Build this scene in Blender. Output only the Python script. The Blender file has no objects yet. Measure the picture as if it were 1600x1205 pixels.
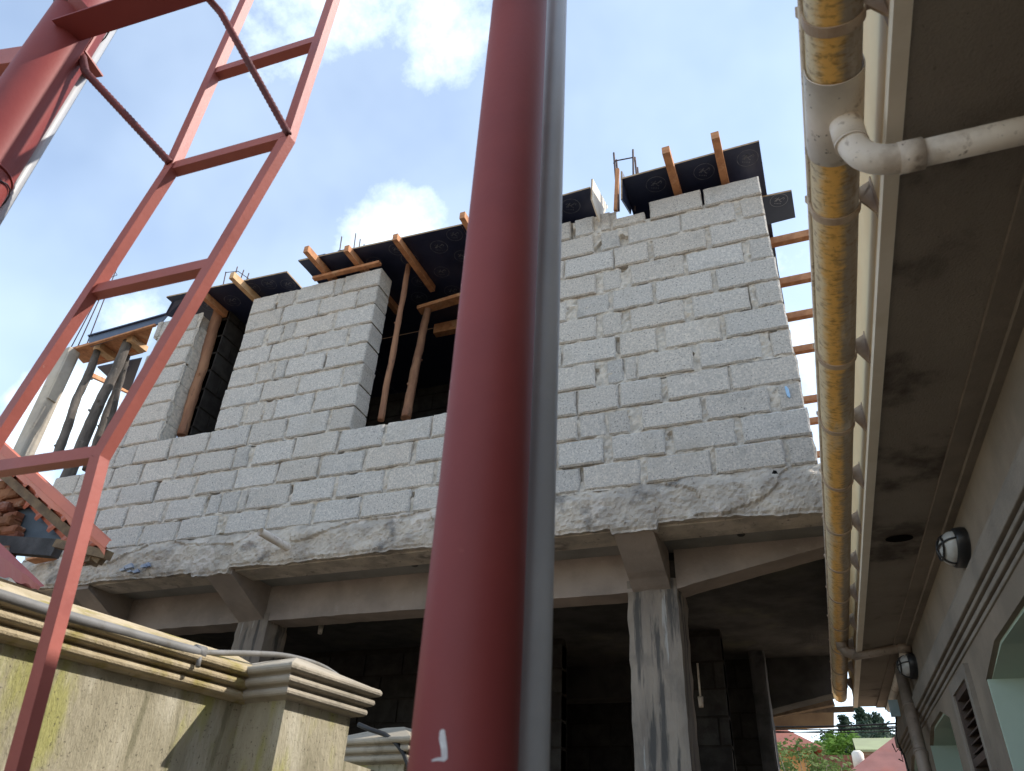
import bpy, math, random
from mathutils import Vector, Matrix, noise
random.seed(7)
S = bpy.context.scene
COL = S.collection
rad = math.radians

# ---------------------------------------------------------------- camera
F = 1168.197
A_YAW, A_PITCH, A_ROLL = 0.398829, 0.588216, -0.055804
ROT = Matrix.Rotation(A_YAW, 3, 'Z') @ Matrix.Rotation(A_PITCH, 3, 'X') @ Matrix.Rotation(A_ROLL, 3, 'Y')
EYE = Vector((0, 0, 1.6))
cam = bpy.data.cameras.new('camera')
co = bpy.data.objects.new('camera', cam); COL.objects.link(co)
co.location = EYE
r_, u_, f_ = ROT @ Vector((1, 0, 0)), ROT @ Vector((0, 0, 1)), ROT @ Vector((0, 1, 0))
co.rotation_euler = Matrix((r_, u_, -f_)).transposed().to_euler()
cam.sensor_width = 36; cam.lens = F / 1600 * 36
cam.clip_start = 0.05; cam.clip_end = 3000
cam.dof.use_dof = True; cam.dof.focus_distance = 5.5; cam.dof.aperture_fstop = 7.0
S.camera = co

# ---------------------------------------------------------------- sky and sun
SUN = Vector((.674, .281, .684)).normalized()
EL = math.asin(SUN.z); AZ = math.atan2(SUN.x, SUN.y)
w = bpy.data.worlds.new('World'); S.world = w; w.use_nodes = True
nt = w.node_tree; N = nt.nodes; L = nt.links
N.clear()
out = N.new('ShaderNodeOutputWorld'); bg = N.new('ShaderNodeBackground'); L.new(bg.outputs[0], out.inputs[0])
sky = N.new('ShaderNodeTexSky'); sky.sky_type = 'NISHITA'; sky.sun_disc = False
sky.sun_elevation = EL; sky.sun_rotation = AZ; sky.air_density = 1.0; sky.dust_density = .5; sky.ozone_density = 1.0
bg.inputs[1].default_value = 0.15
tc = N.new('ShaderNodeTexCoord')
nrm = N.new('ShaderNodeVectorMath'); nrm.operation = 'NORMALIZE'; L.new(tc.outputs['Generated'], nrm.inputs[0])
def wn(t, **k):
    n = N.new(t)
    for a, b in k.items(): setattr(n, a, b)
    return n
def wmath(op, a, b=None, c=None):
    m = wn('ShaderNodeMath', operation=op)
    for i, x in enumerate((a, b, c)):
        if x is None: continue
        if isinstance(x, (int, float)): m.inputs[i].default_value = x
        else: L.new(x, m.inputs[i])
    return m.outputs[0]
def skydir(u, v):
    d = ROT @ Vector(((u - 800) / F, 1, -(v - 602.5) / F)); return d.normalized()
nz = wn('ShaderNodeTexNoise'); nz.inputs['Scale'].default_value = 4.2; nz.inputs['Detail'].default_value = 10; nz.inputs['Roughness'].default_value = .66
L.new(nrm.outputs[0], nz.inputs['Vector'])
blobs = None
# where cloud banks stand in the sky: direction, angular radius, amount
for (u, v, rr, amt) in [(560, -60, .30, .36), (700, 60, .17, .45), (760, 130, .10, .3), (630, 360, .15, .45), (560, 330, .07, .3), (720, 420, .16, .3), (190, 480, .11, .30), (250, 500, .07, .2),
                        (120, 650, .13, .5), (20, 730, .10, .45), (1330, 600, .40, .35), (980, 60, .16, .3), (1250, 1150, .35, .5), (1700, 200, .5, .3), (-400, 600, .4, .4), (900, -900, .6, .3)]:
    d = skydir(u, v)
    dp = wn('ShaderNodeVectorMath', operation='DISTANCE'); L.new(nrm.outputs[0], dp.inputs[0]); dp.inputs[1].default_value = d
    m = wn('ShaderNodeMapRange', interpolation_type='SMOOTHSTEP'); L.new(dp.outputs['Value'], m.inputs[0])
    m.inputs[1].default_value = rr; m.inputs[2].default_value = rr * .1; m.inputs[3].default_value = 0; m.inputs[4].default_value = amt
    blobs = m.outputs[0] if blobs is None else wmath('MAXIMUM', blobs, m.outputs[0])
cl = wmath('ADD', nz.outputs[0], blobs)
mr = wn('ShaderNodeMapRange', interpolation_type='SMOOTHSTEP'); L.new(cl, mr.inputs[0])
mr.inputs[1].default_value = .58; mr.inputs[2].default_value = 1.15; mr.inputs[3].default_value = 0.0; mr.inputs[4].default_value = .92
# thin veil over the blue
n2 = wn('ShaderNodeTexNoise'); n2.inputs['Scale'].default_value = 1.8; n2.inputs['Detail'].default_value = 5; L.new(nrm.outputs[0], n2.inputs['Vector'])
veil = wn('ShaderNodeMapRange'); L.new(n2.outputs[0], veil.inputs[0]); veil.inputs[1].default_value = .3; veil.inputs[2].default_value = .75
veil.inputs[3].default_value = .06; veil.inputs[4].default_value = .40
fac = wmath('MAXIMUM', mr.outputs[0], veil.outputs[0])
mx = wn('ShaderNodeMix', data_type='RGBA'); L.new(fac, mx.inputs[0]); L.new(sky.outputs[0], mx.inputs[6])
mx.inputs[7].default_value = (6.6, 7.5, 8.0, 1)
L.new(mx.outputs[2], bg.inputs[0])
sd = bpy.data.lights.new('sun', 'SUN'); so = bpy.data.objects.new('sun', sd); COL.objects.link(so)
sd.energy = 2.9; sd.angle = rad(.5); sd.color = (1, .95, .87)
so.rotation_euler = SUN.to_track_quat('Z', 'Y').to_euler()
S.view_settings.view_transform = 'Standard'; S.view_settings.look = 'None'; S.view_settings.gamma = 1
S.view_settings.exposure = 0.95
S.render.engine = 'CYCLES'

# ---------------------------------------------------------------- pixel rays onto real planes
def ray(u, v): return ROT @ Vector(((u - 800) / F, 1, -(v - 602.5) / F))
def at(u, v, x=None, y=None, z=None):
    d = ray(u, v)
    t = x / d.x if x is not None else (y / d.y if y is not None else (z - 1.6) / d.z)
    return EYE + d * t
def atr(u, v, r):
    d = ray(u, v); return EYE + d * (r / math.hypot(d.x, d.y))
def xof(u, z, y):
    # X on the line (y, z) that is seen in image column u
    c = (u - 800) / F
    # camera coords linear in X
    R0 = r_.x - c * f_.x
    K = (r_.y * y + r_.z * (z - 1.6)) - c * (f_.y * y + f_.z * (z - 1.6))
    return -K / R0

# ---------------------------------------------------------------- materials
def mat(name, c1, c2=None, scale=4, rough=.85, bump=.3, bscale=60, spec=.3, layers=(), metallic=0, tint=False, stretch=None, trans=None, detail=8, bdist=.01, lohi=(.35, .65)):
    m = bpy.data.materials.new(name); m.use_nodes = True
    t = m.node_tree; n = t.nodes; l = t.links
    b = n['Principled BSDF']; b.inputs['Roughness'].default_value = rough; b.inputs['Specular IOR Level'].default_value = spec; b.inputs['Metallic'].default_value = metallic
    g = n.new('ShaderNodeNewGeometry') if False else n.new('ShaderNodeTexCoord')
    vec = g.outputs['Object']
    if stretch:
        mp = n.new('ShaderNodeMapping'); mp.inputs['Scale'].default_value = stretch; l.new(vec, mp.inputs[0]); svec = mp.outputs[0]
    else: svec = vec
    def nse(s, d=detail, v=None, r=.6):
        x = n.new('ShaderNodeTexNoise'); x.inputs['Scale'].default_value = s; x.inputs['Detail'].default_value = d; x.inputs['Roughness'].default_value = r
        l.new(v or vec, x.inputs['Vector']); return x.outputs[0]
    def mr(x, a, bb, c=0, d=1):
        q = n.new('ShaderNodeMapRange'); q.interpolation_type = 'SMOOTHSTEP'; l.new(x, q.inputs[0])
        for i, y in enumerate((a, bb, c, d)): q.inputs[i + 1].default_value = y
        return q.outputs[0]
    def mix(f, a, bb, bt='MIX'):
        q = n.new('ShaderNodeMix'); q.data_type = 'RGBA'; q.blend_type = bt
        if isinstance(f, (int, float)): q.inputs[0].default_value = f
        else: l.new(f, q.inputs[0])
        for i, y in ((6, a), (7, bb)):
            if isinstance(y, tuple): q.inputs[i].default_value = (*y[:3], 1)
            else: l.new(y, q.inputs[i])
        return q.outputs[2]
    c2 = c2 or tuple(x * .8 for x in c1)
    col = mix(mr(nse(scale, v=svec), *lohi), c1, c2)
    for ly in layers:
        # (colour, noise scale, threshold lo, hi, amount, stretch)
        lc, s, lo, hi, amt = ly[:5]
        v = vec
        if len(ly) > 5 and ly[5]:
            mp = n.new('ShaderNodeMapping'); mp.inputs['Scale'].default_value = ly[5]; mp.inputs['Location'].default_value = (s * 1.7, s * .3, lo * 9); l.new(vec, mp.inputs[0]); v = mp.outputs[0]
        f = mr(nse(s, v=v), lo, hi, 0, amt)
        col = mix(f, col, lc)
    if tint:
        a = n.new('ShaderNodeAttribute'); a.attribute_name = 'tint'
        col = mix(1.0, col, a.outputs['Color'], 'MULTIPLY')
    l.new(col, b.inputs['Base Color'])
    if bump:
        bp = n.new('ShaderNodeBump'); bp.inputs['Strength'].default_value = bump; bp.inputs['Distance'].default_value = bdist
        l.new(nse(bscale, 6, v=svec if stretch else None, r=.7), bp.inputs['Height']); l.new(bp.outputs[0], b.inputs['Normal'])
    if trans:
        o = n['Material Output']; tr = n.new('ShaderNodeBsdfTranslucent'); l.new(col, tr.inputs[0])
        ms = n.new('ShaderNodeMixShader'); ms.inputs[0].default_value = trans
        l.new(b.outputs[0], ms.inputs[1]); l.new(tr.outputs[0], ms.inputs[2]); l.new(ms.outputs[0], o.inputs[0])
    return m

M = {}
M['block'] = mat('concrete_block', (.66, .60, .525), (.46, .428, .388), 75, .95, .8, 170, .2, tint=True, bdist=.006, lohi=(.3, .6),
                 layers=[((.10, .10, .10), 95, .57, .66, .75), ((.68, .65, .6), 60, .58, .72, .5), ((.42, .37, .30), 2.2, .55, .75, .45), ((.30, .29, .27), 6, .58, .72, .5)])
M['mortar'] = mat('mortar', (.66, .59, .50), (.46, .42, .365), 30, .95, .8, 90, .2, bdist=.01, layers=[((.16, .14, .12), 14, .58, .72, .7), ((.42, .38, .25), 3, .6, .75, .4)])
M['slab_edge'] = mat('rough_cast_concrete', (.60, .525, .435), (.41, .36, .305), 6, .95, .75, 50, .2, bdist=.02,
                     layers=[((.11, .105, .10), 2.3, .56, .66, .75), ((.66, .58, .5), 4.5, .56, .64, .7), ((.33, .25, .2), 7, .6, .7, .4), ((.08, .075, .07), 25, .62, .72, .7)])
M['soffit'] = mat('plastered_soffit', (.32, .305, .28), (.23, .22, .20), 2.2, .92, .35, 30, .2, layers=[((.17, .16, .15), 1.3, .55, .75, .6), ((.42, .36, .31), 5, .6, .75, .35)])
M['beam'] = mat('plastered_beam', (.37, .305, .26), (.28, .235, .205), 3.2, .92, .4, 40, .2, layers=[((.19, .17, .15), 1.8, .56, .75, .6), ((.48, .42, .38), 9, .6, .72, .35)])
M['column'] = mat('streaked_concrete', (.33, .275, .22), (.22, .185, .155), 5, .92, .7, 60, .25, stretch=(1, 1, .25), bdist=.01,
                  layers=[((.07, .068, .065), 12, .50, .60, .85, (1, 1, .09)), ((.50, .49, .46), 20, .62, .68, .6, (1, 1, .05)), ((.16, .14, .12), 3, .55, .7, .5)])
M['pillar'] = mat('board_cast_concrete', (.52, .45, .36), (.40, .35, .29), 5, .9, .5, 45, .2, layers=[((.22, .19, .16), 6, .6, .72, .6), ((.5, .48, .44), 2, .5, .7, .4)])
M['dark_in'] = mat('shade_dark_unplastered_block', (.12, .115, .115), (.07, .068, .068), 5, .95, .6, 50, .1)  # block grey darkened to hold indoor shade in the colour
M['ceil_in'] = mat('shade_dark_soffit_concrete', (.085, .08, .075), (.05, .048, .045), 3, .95, .5, 40, .1, layers=[((.12, .115, .08), 2, .5, .7, .6)])  # concrete set near-black so the ceiling's shade sits in its colour
M['ply'] = mat('film_faced_plywood', (.016, .021, .050), (.026, .032, .068), 3, .38, .12, 40, .5, layers=[((.05, .055, .075), 5, .58, .75, .5), ((.12, .12, .13), 30, .68, .75, .4)])
M['ply_grey'] = mat('film_faced_plywood_grey', (.075, .10, .15), (.055, .075, .12), 3, .45, .1, 40, .5, layers=[((.18, .19, .2), 8, .6, .75, .4)])
M['ply_edge'] = mat('plywood_edge', (.42, .30, .19), (.30, .21, .13), 20, .8, .3, 80, .2)
M['emblem'] = mat('stencil_grey', (.20, .21, .24), (.09, .095, .115), 25, .6, 0, 10, .3)
M['emblem2'] = mat('stencil_pale', (.42, .45, .5), (.30, .33, .38), 25, .6, 0, 10, .3)
M['wood'] = mat('sawn_timber', (.56, .27, .13), (.40, .18, .09), 14, .8, .4, 60, .2, stretch=(1, 1, 1), layers=[((.62, .40, .24), 6, .55, .7, .6), ((.14, .08, .05), 22, .66, .72, .7)])
M['wood_pale'] = mat('fresh_timber', (.66, .44, .25), (.52, .31, .16), 10, .8, .3, 60, .2, layers=[((.2, .12, .08), 22, .68, .74, .6)])
M['wood_dark'] = mat('weathered_timber', (.22, .15, .09), (.13, .09, .06), 12, .9, .5, 50, .2, layers=[((.33, .25, .14), 4, .5, .7, .5)])
M['log_brown'] = mat('peeled_pole_wood', (.36, .19, .11), (.24, .12, .075), 12, .9, .9, 30, .15, stretch=(1, 1, .15), bdist=.02, layers=[((.10, .06, .045), 16, .58, .68, .7, (1, 1, .3))])
M['log_grey'] = mat('grey_bark', (.17, .145, .125), (.10, .088, .078), 14, .95, .9, 36, .15, stretch=(1, 1, .3), bdist=.02, layers=[((.28, .25, .22), 12, .6, .7, .5)])
M['rebar'] = mat('rusty_rebar', (.11, .06, .05), (.05, .045, .05), 40, .8, .5, 150, .3)
M['red'] = mat('red_oxide_paint', (.25, .044, .037), (.215, .036, .032), 3, .58, .08, 60, .35, layers=[((.22, .045, .05), 1.6, .5, .7, .5), ((.40, .12, .09), 14, .68, .78, .35), ((.10, .03, .025), 45, .72, .76, .8)])
M['strut'] = mat('dark_red_rebar', (.15, .035, .035), (.10, .03, .03), 20, .6, .3, 90, .3)
M['red_angle'] = mat('faded_red_oxide_paint', (.42, .125, .10), (.36, .105, .085), 5, .5, .12, 50, .4, layers=[((.30, .08, .07), 9, .6, .72, .5), ((.5, .33, .28), 40, .72, .76, .5)])
M['conduit'] = mat('grey_pipe', (.43, .435, .44), (.37, .375, .385), 4, .45, .05, 30, .5, layers=[((.45, .46, .46), 9, .62, .75, .3)])
M['conduit2'] = mat('darker_grey_conduit', (.21, .205, .20), (.15, .145, .135), 9, .6, .15, 40, .3, layers=[((.12, .10, .07), 14, .56, .68, .6)])  # base grey darkened to offset direct sun, plus brown dirt
M['white_mark'] = mat('white_paint', (.75, .73, .72), (.55, .5, .5), 60, .7, .2, 80, .3)
M['fascia'] = mat('cream_fascia', (.88, .70, .43), (.82, .62, .36), 2.5, .7, .08, 40, .3, layers=[((.50, .38, .24), 5, .60, .76, .5), ((.30, .24, .18), 60, .74, .78, .6)])
M['trim'] = mat('cream_trim', (.88, .80, .68), (.80, .71, .58), 5, .7, .1, 50, .3, layers=[((.35, .28, .22), 40, .7, .76, .6)])
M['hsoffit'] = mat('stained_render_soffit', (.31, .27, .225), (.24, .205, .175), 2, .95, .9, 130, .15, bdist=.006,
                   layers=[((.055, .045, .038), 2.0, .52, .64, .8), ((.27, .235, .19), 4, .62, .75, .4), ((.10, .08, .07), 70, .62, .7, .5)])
M['hwall'] = mat('grey_brown_render', (.30, .24, .185), (.22, .18, .14), 2.5, .93, .6, 110, .2, bdist=.005, layers=[((.22, .17, .13), 3.5, .55, .7, .6), ((.18, .14, .11), 90, .64, .7, .4)])
M['cornice'] = mat('render_moulding', (.30, .255, .21), (.22, .19, .16), 3, .93, .5, 90, .2)
M['green'] = mat('pale_green_paint', (.50, .60, .50), (.45, .55, .46), 2, .7, .1, 60, .3)
M['frame'] = mat('brown_metal_frame', (.10, .065, .05), (.07, .05, .04), 10, .6, .1, 60, .4)
M['pipe_w'] = mat('dirty_white_pipe', (.84, .76, .66), (.74, .65, .56), 7, .5, .15, 60, .4, layers=[((.42, .33, .25), 9, .50, .68, .6), ((.22, .15, .10), 26, .58, .68, .6), ((.10, .07, .05), 60, .63, .70, .8)])
M['pipe_d'] = mat('dirty_brown_pipe', (.32, .25, .20), (.22, .17, .13), 9, .5, .15, 60, .4, layers=[((.12, .08, .06), 30, .6, .7, .7)])
M['strap'] = mat('stained_bracket', (.62, .50, .38), (.46, .34, .25), 12, .6, .1, 60, .3, layers=[((.22, .14, .09), 30, .64, .72, .6)], trans=.25)
M['lampglass'] = mat('ribbed_lamp_glass', (.78, .78, .76), (.70, .70, .69), 20, .25, .3, 60, .6, trans=.3)
M['black'] = mat('black_metal', (.02, .02, .022), (.03, .03, .032), 10, .45, .1, 50, .5)
M['cable'] = mat('black_cable', (.015, .015, .016), (.03, .03, .03), 30, .6, 0, 50, .4)
M['cwall'] = mat('mossy_render', (.44, .39, .28), (.31, .275, .19), 5, .95, .9, 70, .15, bdist=.010, stretch=(1, 1, .35),
                 layers=[((.62, .57, .45), 7, .50, .68, .7, (1, 1, .2)), ((.36, .35, .08), 6.0, .52, .66, .65, (1, 1, .3)), ((.15, .14, .08), 16, .56, .68, .6, (1, 1, .14)), ((.10, .085, .06), 85, .60, .67, .7)])
M['coping'] = mat('mossy_moulding', (.52, .43, .29), (.40, .32, .20), 6, .9, .7, 60, .2, layers=[((.28, .23, .05), 9, .50, .66, .7), ((.2, .15, .1), 30, .66, .74, .5)])
M['coping2'] = mat('pale_moulding', (.44, .385, .305), (.33, .29, .23), 4, .9, .5, 60, .2, layers=[((.16, .145, .11), 9, .56, .70, .6)])
M['roofred'] = mat('red_roof_sheet', (.56, .155, .085), (.48, .13, .075), 3, .5, .08, 40, .4, layers=[((.70, .33, .22), 12, .66, .76, .4), ((.25, .08, .06), 5, .6, .75, .4)])
M['roofred2'] = mat('dull_red_roof_sheet', (.34, .085, .075), (.28, .07, .065), 3, .55, .08, 40, .4)
M['redbrick'] = mat('rough_clay_brick', (.30, .135, .08), (.22, .10, .065), 9, .95, .8, 40, .1, layers=[((.42, .34, .27), 6, .58, .68, .7)], tint=True)
M['sheet'] = mat('blue_grey_sheet', (.09, .11, .13), (.07, .085, .10), 3, .6, .2, 30, .3, layers=[((.2, .22, .23), 6, .6, .7, .4, (1, 1, 4))])
M['tarp'] = mat('faded_blue_plastic', (.20, .24, .33), (.38, .40, .43), 14, .6, .5, 40, .3)
M['ground'] = mat('pale_murram_ground', (.37, .295, .22), (.29, .225, .165), .8, .95, .6, 20, .1, layers=[((.30, .24, .18), .3, .5, .7, .6)])
M['hole'] = mat('black_void', (.01, .01, .01), (.012, .012, .012), 5, 1, 0, 5, 0)  # near-black standing in for the dark inside a hole

# gutter: PVC with sunlight glow painted in ochre on its outer side, stained grey-brown on its house side (dirt inside shows through)
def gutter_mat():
    m = mat('stained_sunglow_pvc_gutter', (.66, .48, .22), (.58, .38, .14), 6, .45, .1, 40, .4, trans=.5)
    t = m.node_tree; n = t.nodes; l = t.links
    tc = n.new('ShaderNodeUVMap'); sx = n.new('ShaderNodeSeparateXYZ'); l.new(tc.outputs[0], sx.inputs[0])
    def nse(scale, sc, d=8):
        mp = n.new('ShaderNodeMapping'); mp.inputs['Scale'].default_value = scale; l.new(tc.outputs[0], mp.inputs[0])
        x = n.new('ShaderNodeTexNoise'); x.inputs['Scale'].default_value = sc; x.inputs['Detail'].default_value = d; x.inputs['Roughness'].default_value = .65; l.new(mp.outputs[0], x.inputs['Vector']); return x.outputs[0]
    def math_(op, a, b):
        q = n.new('ShaderNodeMath'); q.operation = op
        for i, y in enumerate((a, b)):
            if isinstance(y, (int, float)): q.inputs[i].default_value = y
            else: l.new(y, q.inputs[i])
        return q.outputs[0]
    def rng(x, a, b, c=0., d=1.):
        q = n.new('ShaderNodeMapRange'); q.interpolation_type = 'SMOOTHSTEP'; l.new(x, q.inputs[0])
        for i, y in enumerate((a, b, c, d)): q.inputs[i + 1].default_value = y
        return q.outputs[0]
    def mix(f, a, b):
        q = n.new('ShaderNodeMix'); q.data_type = 'RGBA'
        if isinstance(f, (int, float)): q.inputs[0].default_value = f
        else: l.new(f, q.inputs[0])
        for i, y in ((6, a), (7, b)):
            if isinstance(y, tuple): q.inputs[i].default_value = (*y, 1)
            else: l.new(y, q.inputs[i])
        return q.outputs[2]
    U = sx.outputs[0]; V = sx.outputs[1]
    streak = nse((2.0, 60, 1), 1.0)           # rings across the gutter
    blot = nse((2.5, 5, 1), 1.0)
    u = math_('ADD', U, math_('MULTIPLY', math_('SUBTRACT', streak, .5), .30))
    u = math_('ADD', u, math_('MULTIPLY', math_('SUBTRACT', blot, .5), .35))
    sunglow = (.90, .80, .60); ochre = (.90, .62, .24); grey = (.42, .35, .27)  # first two tones paint in sunlight glowing through; grey is dirt
    c = mix(rng(u, .16, .34), sunglow, ochre)
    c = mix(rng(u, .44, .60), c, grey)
    fine = nse((6, 90, 1), 1.0)
    c = mix(rng(fine, .50, .66, 0, .6), c, (.26, .15, .06))
    big = nse((1.6, 2.2, 1), 1.0)
    c = mix(rng(big, .52, .66, 0, .55), c, (.74, .68, .58))
    wide = nse((5, 26, 1), 1.0)
    c = mix(rng(wide, .54, .66, 0, .45), c, (.30, .20, .11))
    spots = nse((30, 60, 1), 1.0, 4)
    c = mix(rng(spots, .66, .72, 0, .8), c, (.09, .05, .03))
    for nd in n:
        if nd.type == 'BSDF_PRINCIPLED':
            l.new(c, nd.inputs['Base Color'])
        if nd.type == 'BSDF_TRANSLUCENT': l.new(c, nd.inputs[0])
    return m
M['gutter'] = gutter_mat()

# ---------------------------------------------------------------- mesh builder
class MB:
    def __init__(s): s.v = []; s.f = []; s.t = []; s.cur = (1, 1, 1); s.sm = set(); s.uv = None
    def add(s, vs, fs, smooth=False):
        b = len(s.v); s.v += [Vector(x) for x in vs]
        for f in fs:
            if smooth: s.sm.add(len(s.f))
            s.f.append(tuple(b + i for i in f)); s.t.append(s.cur)
    def box(s, a, b):
        x0, y0, z0 = a; x1, y1, z1 = b
        s.add([(x0, y0, z0), (x1, y0, z0), (x1, y1, z0), (x0, y1, z0), (x0, y0, z1), (x1, y0, z1), (x1, y1, z1), (x0, y1, z1)],
              [(0, 3, 2, 1), (4, 5, 6, 7), (0, 1, 5, 4), (1, 2, 6, 5), (2, 3, 7, 6), (3, 0, 4, 7)])
    def hexa(s, p):   # 8 corners, same order as box
        s.add(p, [(0, 3, 2, 1), (4, 5, 6, 7), (0, 1, 5, 4), (1, 2, 6, 5), (2, 3, 7, 6), (3, 0, 4, 7)])
    def bar(s, A, B, w_, h_, up=(0, 0, 1)):
        A = Vector(A); B = Vector(B); d = (B - A).normalized(); up = Vector(up)
        sx = d.cross(up)
        if sx.length < 1e-4: sx = d.cross(Vector((1, 0, 0)))
        sx.normalize(); uz = sx.cross(d).normalized()
        p = []
        for P_, q in ((A, 0), (B, 0)): p.append(P_)
        def c(P_, i, j): return P_ + sx * (i * w_ / 2) + uz * (j * h_ / 2)
        s.hexa([c(A, -1, -1), c(A, 1, -1), c(B, 1, -1), c(B, -1, -1), c(A, -1, 1), c(A, 1, 1), c(B, 1, 1), c(B, -1, 1)])
    def angle(s, A, B, w_, t_, e1, e2):   # L profile: flanges along e1 and e2 from the heel line A-B
        A = Vector(A); B = Vector(B); d = (B - A).normalized()
        e1 = Vector(e1); e1 = (e1 - d * e1.dot(d)).normalized(); e2 = Vector(e2); e2 = (e2 - d * e2.dot(d) - e1 * e2.dot(e1)).normalized()
        prof = [(0, 0), (w_, 0), (w_, t_), (t_, t_), (t_, w_), (0, w_)]
        vs = [P_ + e1 * x + e2 * y for P_ in (A, B) for x, y in prof]
        n_ = 6
        fs = [(i, (i + 1) % n_, n_ + (i + 1) % n_, n_ + i) for i in range(n_)] + [(0, 1, 2, 3), (0, 3, 4, 5), (9, 8, 7, 6), (11, 10, 9, 6)]
        s.add(vs, fs)
    def tube(s, pts, r, n_=12, cap=True, smooth=True, inner=None):
        pts = [Vector(p) for p in pts]; rs = r if isinstance(r, (list, tuple)) else [r] * len(pts)
        vs = []; ref = None
        for i, p in enumerate(pts):
            d = ((pts[min(i + 1, len(pts) - 1)] - p).normalized() + (p - pts[max(i - 1, 0)]).normalized()).normalized()
            if ref is None:
                ref = d.cross(Vector((0, 0, 1)))
                if ref.length < .1: ref = d.cross(Vector((0, 1, 0)))
            ref = (ref - d * ref.dot(d)).normalized(); q = d.cross(ref)
            vs += [p + (ref * math.cos(a) + q * math.sin(a)) * rs[i] for a in [2 * math.pi * k / n_ for k in range(n_)]]
        fs = [(i * n_ + k, i * n_ + (k + 1) % n_, (i + 1) * n_ + (k + 1) % n_, (i + 1) * n_ + k) for i in range(len(pts) - 1) for k in range(n_)]
        b = len(s.f); s.add(vs, fs, smooth)
        if cap:
            o = len(s.v) - len(vs)
            s.f.append(tuple(o + k for k in range(n_))[::-1]); s.t.append(s.cur)
            s.f.append(tuple(o + (len(pts) - 1) * n_ + k for k in range(n_))); s.t.append(s.cur)
    def prism(s, poly, ext):   # poly of 3D points, extruded by vector
        e = Vector(ext); P_ = [Vector(p) for p in poly]; n_ = len(P_)
        s.add(P_ + [p + e for p in P_], [tuple(range(n_))[::-1], tuple(range(n_, 2 * n_))] + [(i, (i + 1) % n_, n_ + (i + 1) % n_, n_ + i) for i in range(n_)])
    def sweep(s, prof, A, B, ex, ez, closed=True, capit=True, smooth=False):   # 2D profile along A->B
        A = Vector(A); B = Vector(B); ex = Vector(ex); ez = Vector(ez); n_ = len(prof)
        vs = [P_ + ex * x + ez * z for P_ in (A, B) for x, z in prof]
        fs = [(i, (i + 1) % n_, n_ + (i + 1) % n_, n_ + i) for i in range(n_ if closed else n_ - 1)]
        if capit: fs += [tuple(range(n_))[::-1], tuple(range(n_, 2 * n_))]
        s.add(vs, fs, smooth)
    def build(s, name, m, parent=None, base=None, bevel=0, kind=None):
        off = Vector((0, 0, 0))
        if parent is not None:
            p = parent
            while p is not None: off += p.location; p = p.parent
        elif base is not None: off = Vector(base)
        me = bpy.data.meshes.new(name); me.from_pydata([tuple(v - off) for v in s.v], [], s.f)
        if s.sm:
            for i in s.sm: me.polygons[i].use_smooth = True
        if any(t != (1, 1, 1) for t in s.t):
            ca = me.color_attributes.new('tint', 'FLOAT_COLOR', 'CORNER')
            for p_ in me.polygons:
                for li in p_.loop_indices: ca.data[li].color = (*s.t[p_.index], 1)
        elif m.name in ('concrete_block', 'rough_clay_brick'):
            ca = me.color_attributes.new('tint', 'FLOAT_COLOR', 'CORNER')
            for d in ca.data: d.color = (1, 1, 1, 1)
        if s.uv:
            ul = me.uv_layers.new(name='UVMap')
            for p_ in me.polygons:
                for li, vi in zip(p_.loop_indices, p_.vertices): ul.data[li].uv = s.uv[vi]
        me.materials.append(m); me.update()
        o = bpy.data.objects.new(name, me); COL.objects.link(o)
        if parent is not None: o.parent = parent
        elif base is not None: o.location = base
        if bevel:
            bv = o.modifiers.new('bevel', 'BEVEL'); bv.width = bevel; bv.segments = 2; bv.limit_method = 'ANGLE'
        if kind: o['kind'] = kind
        return o
def tag(o, label, cat, group=None):
    o['label'] = label; o['category'] = cat
    if group: o['group'] = group
    return o
def thing(name, loc, label, cat, group=None):
    o = bpy.data.objects.new(name, None); COL.objects.link(o); o.location = loc; o.empty_display_size = .1
    return tag(o, label, cat, group)
def jn(p, s, a): return noise.noise(Vector(p) * s) * a
def fbm(p, s, a): return (noise.noise(Vector(p) * s) + .5 * noise.noise(Vector(p) * s * 2.1) + .25 * noise.noise(Vector(p) * s * 4.3)) * a

# ================================================================ SETTING
g = MB(); g.add([(-400, -400, 0), (400, -400, 0), (400, 400, 0), (-400, 400, 0)], [(0, 1, 2, 3)]); g.build('ground', M['ground'], kind='structure')

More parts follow.
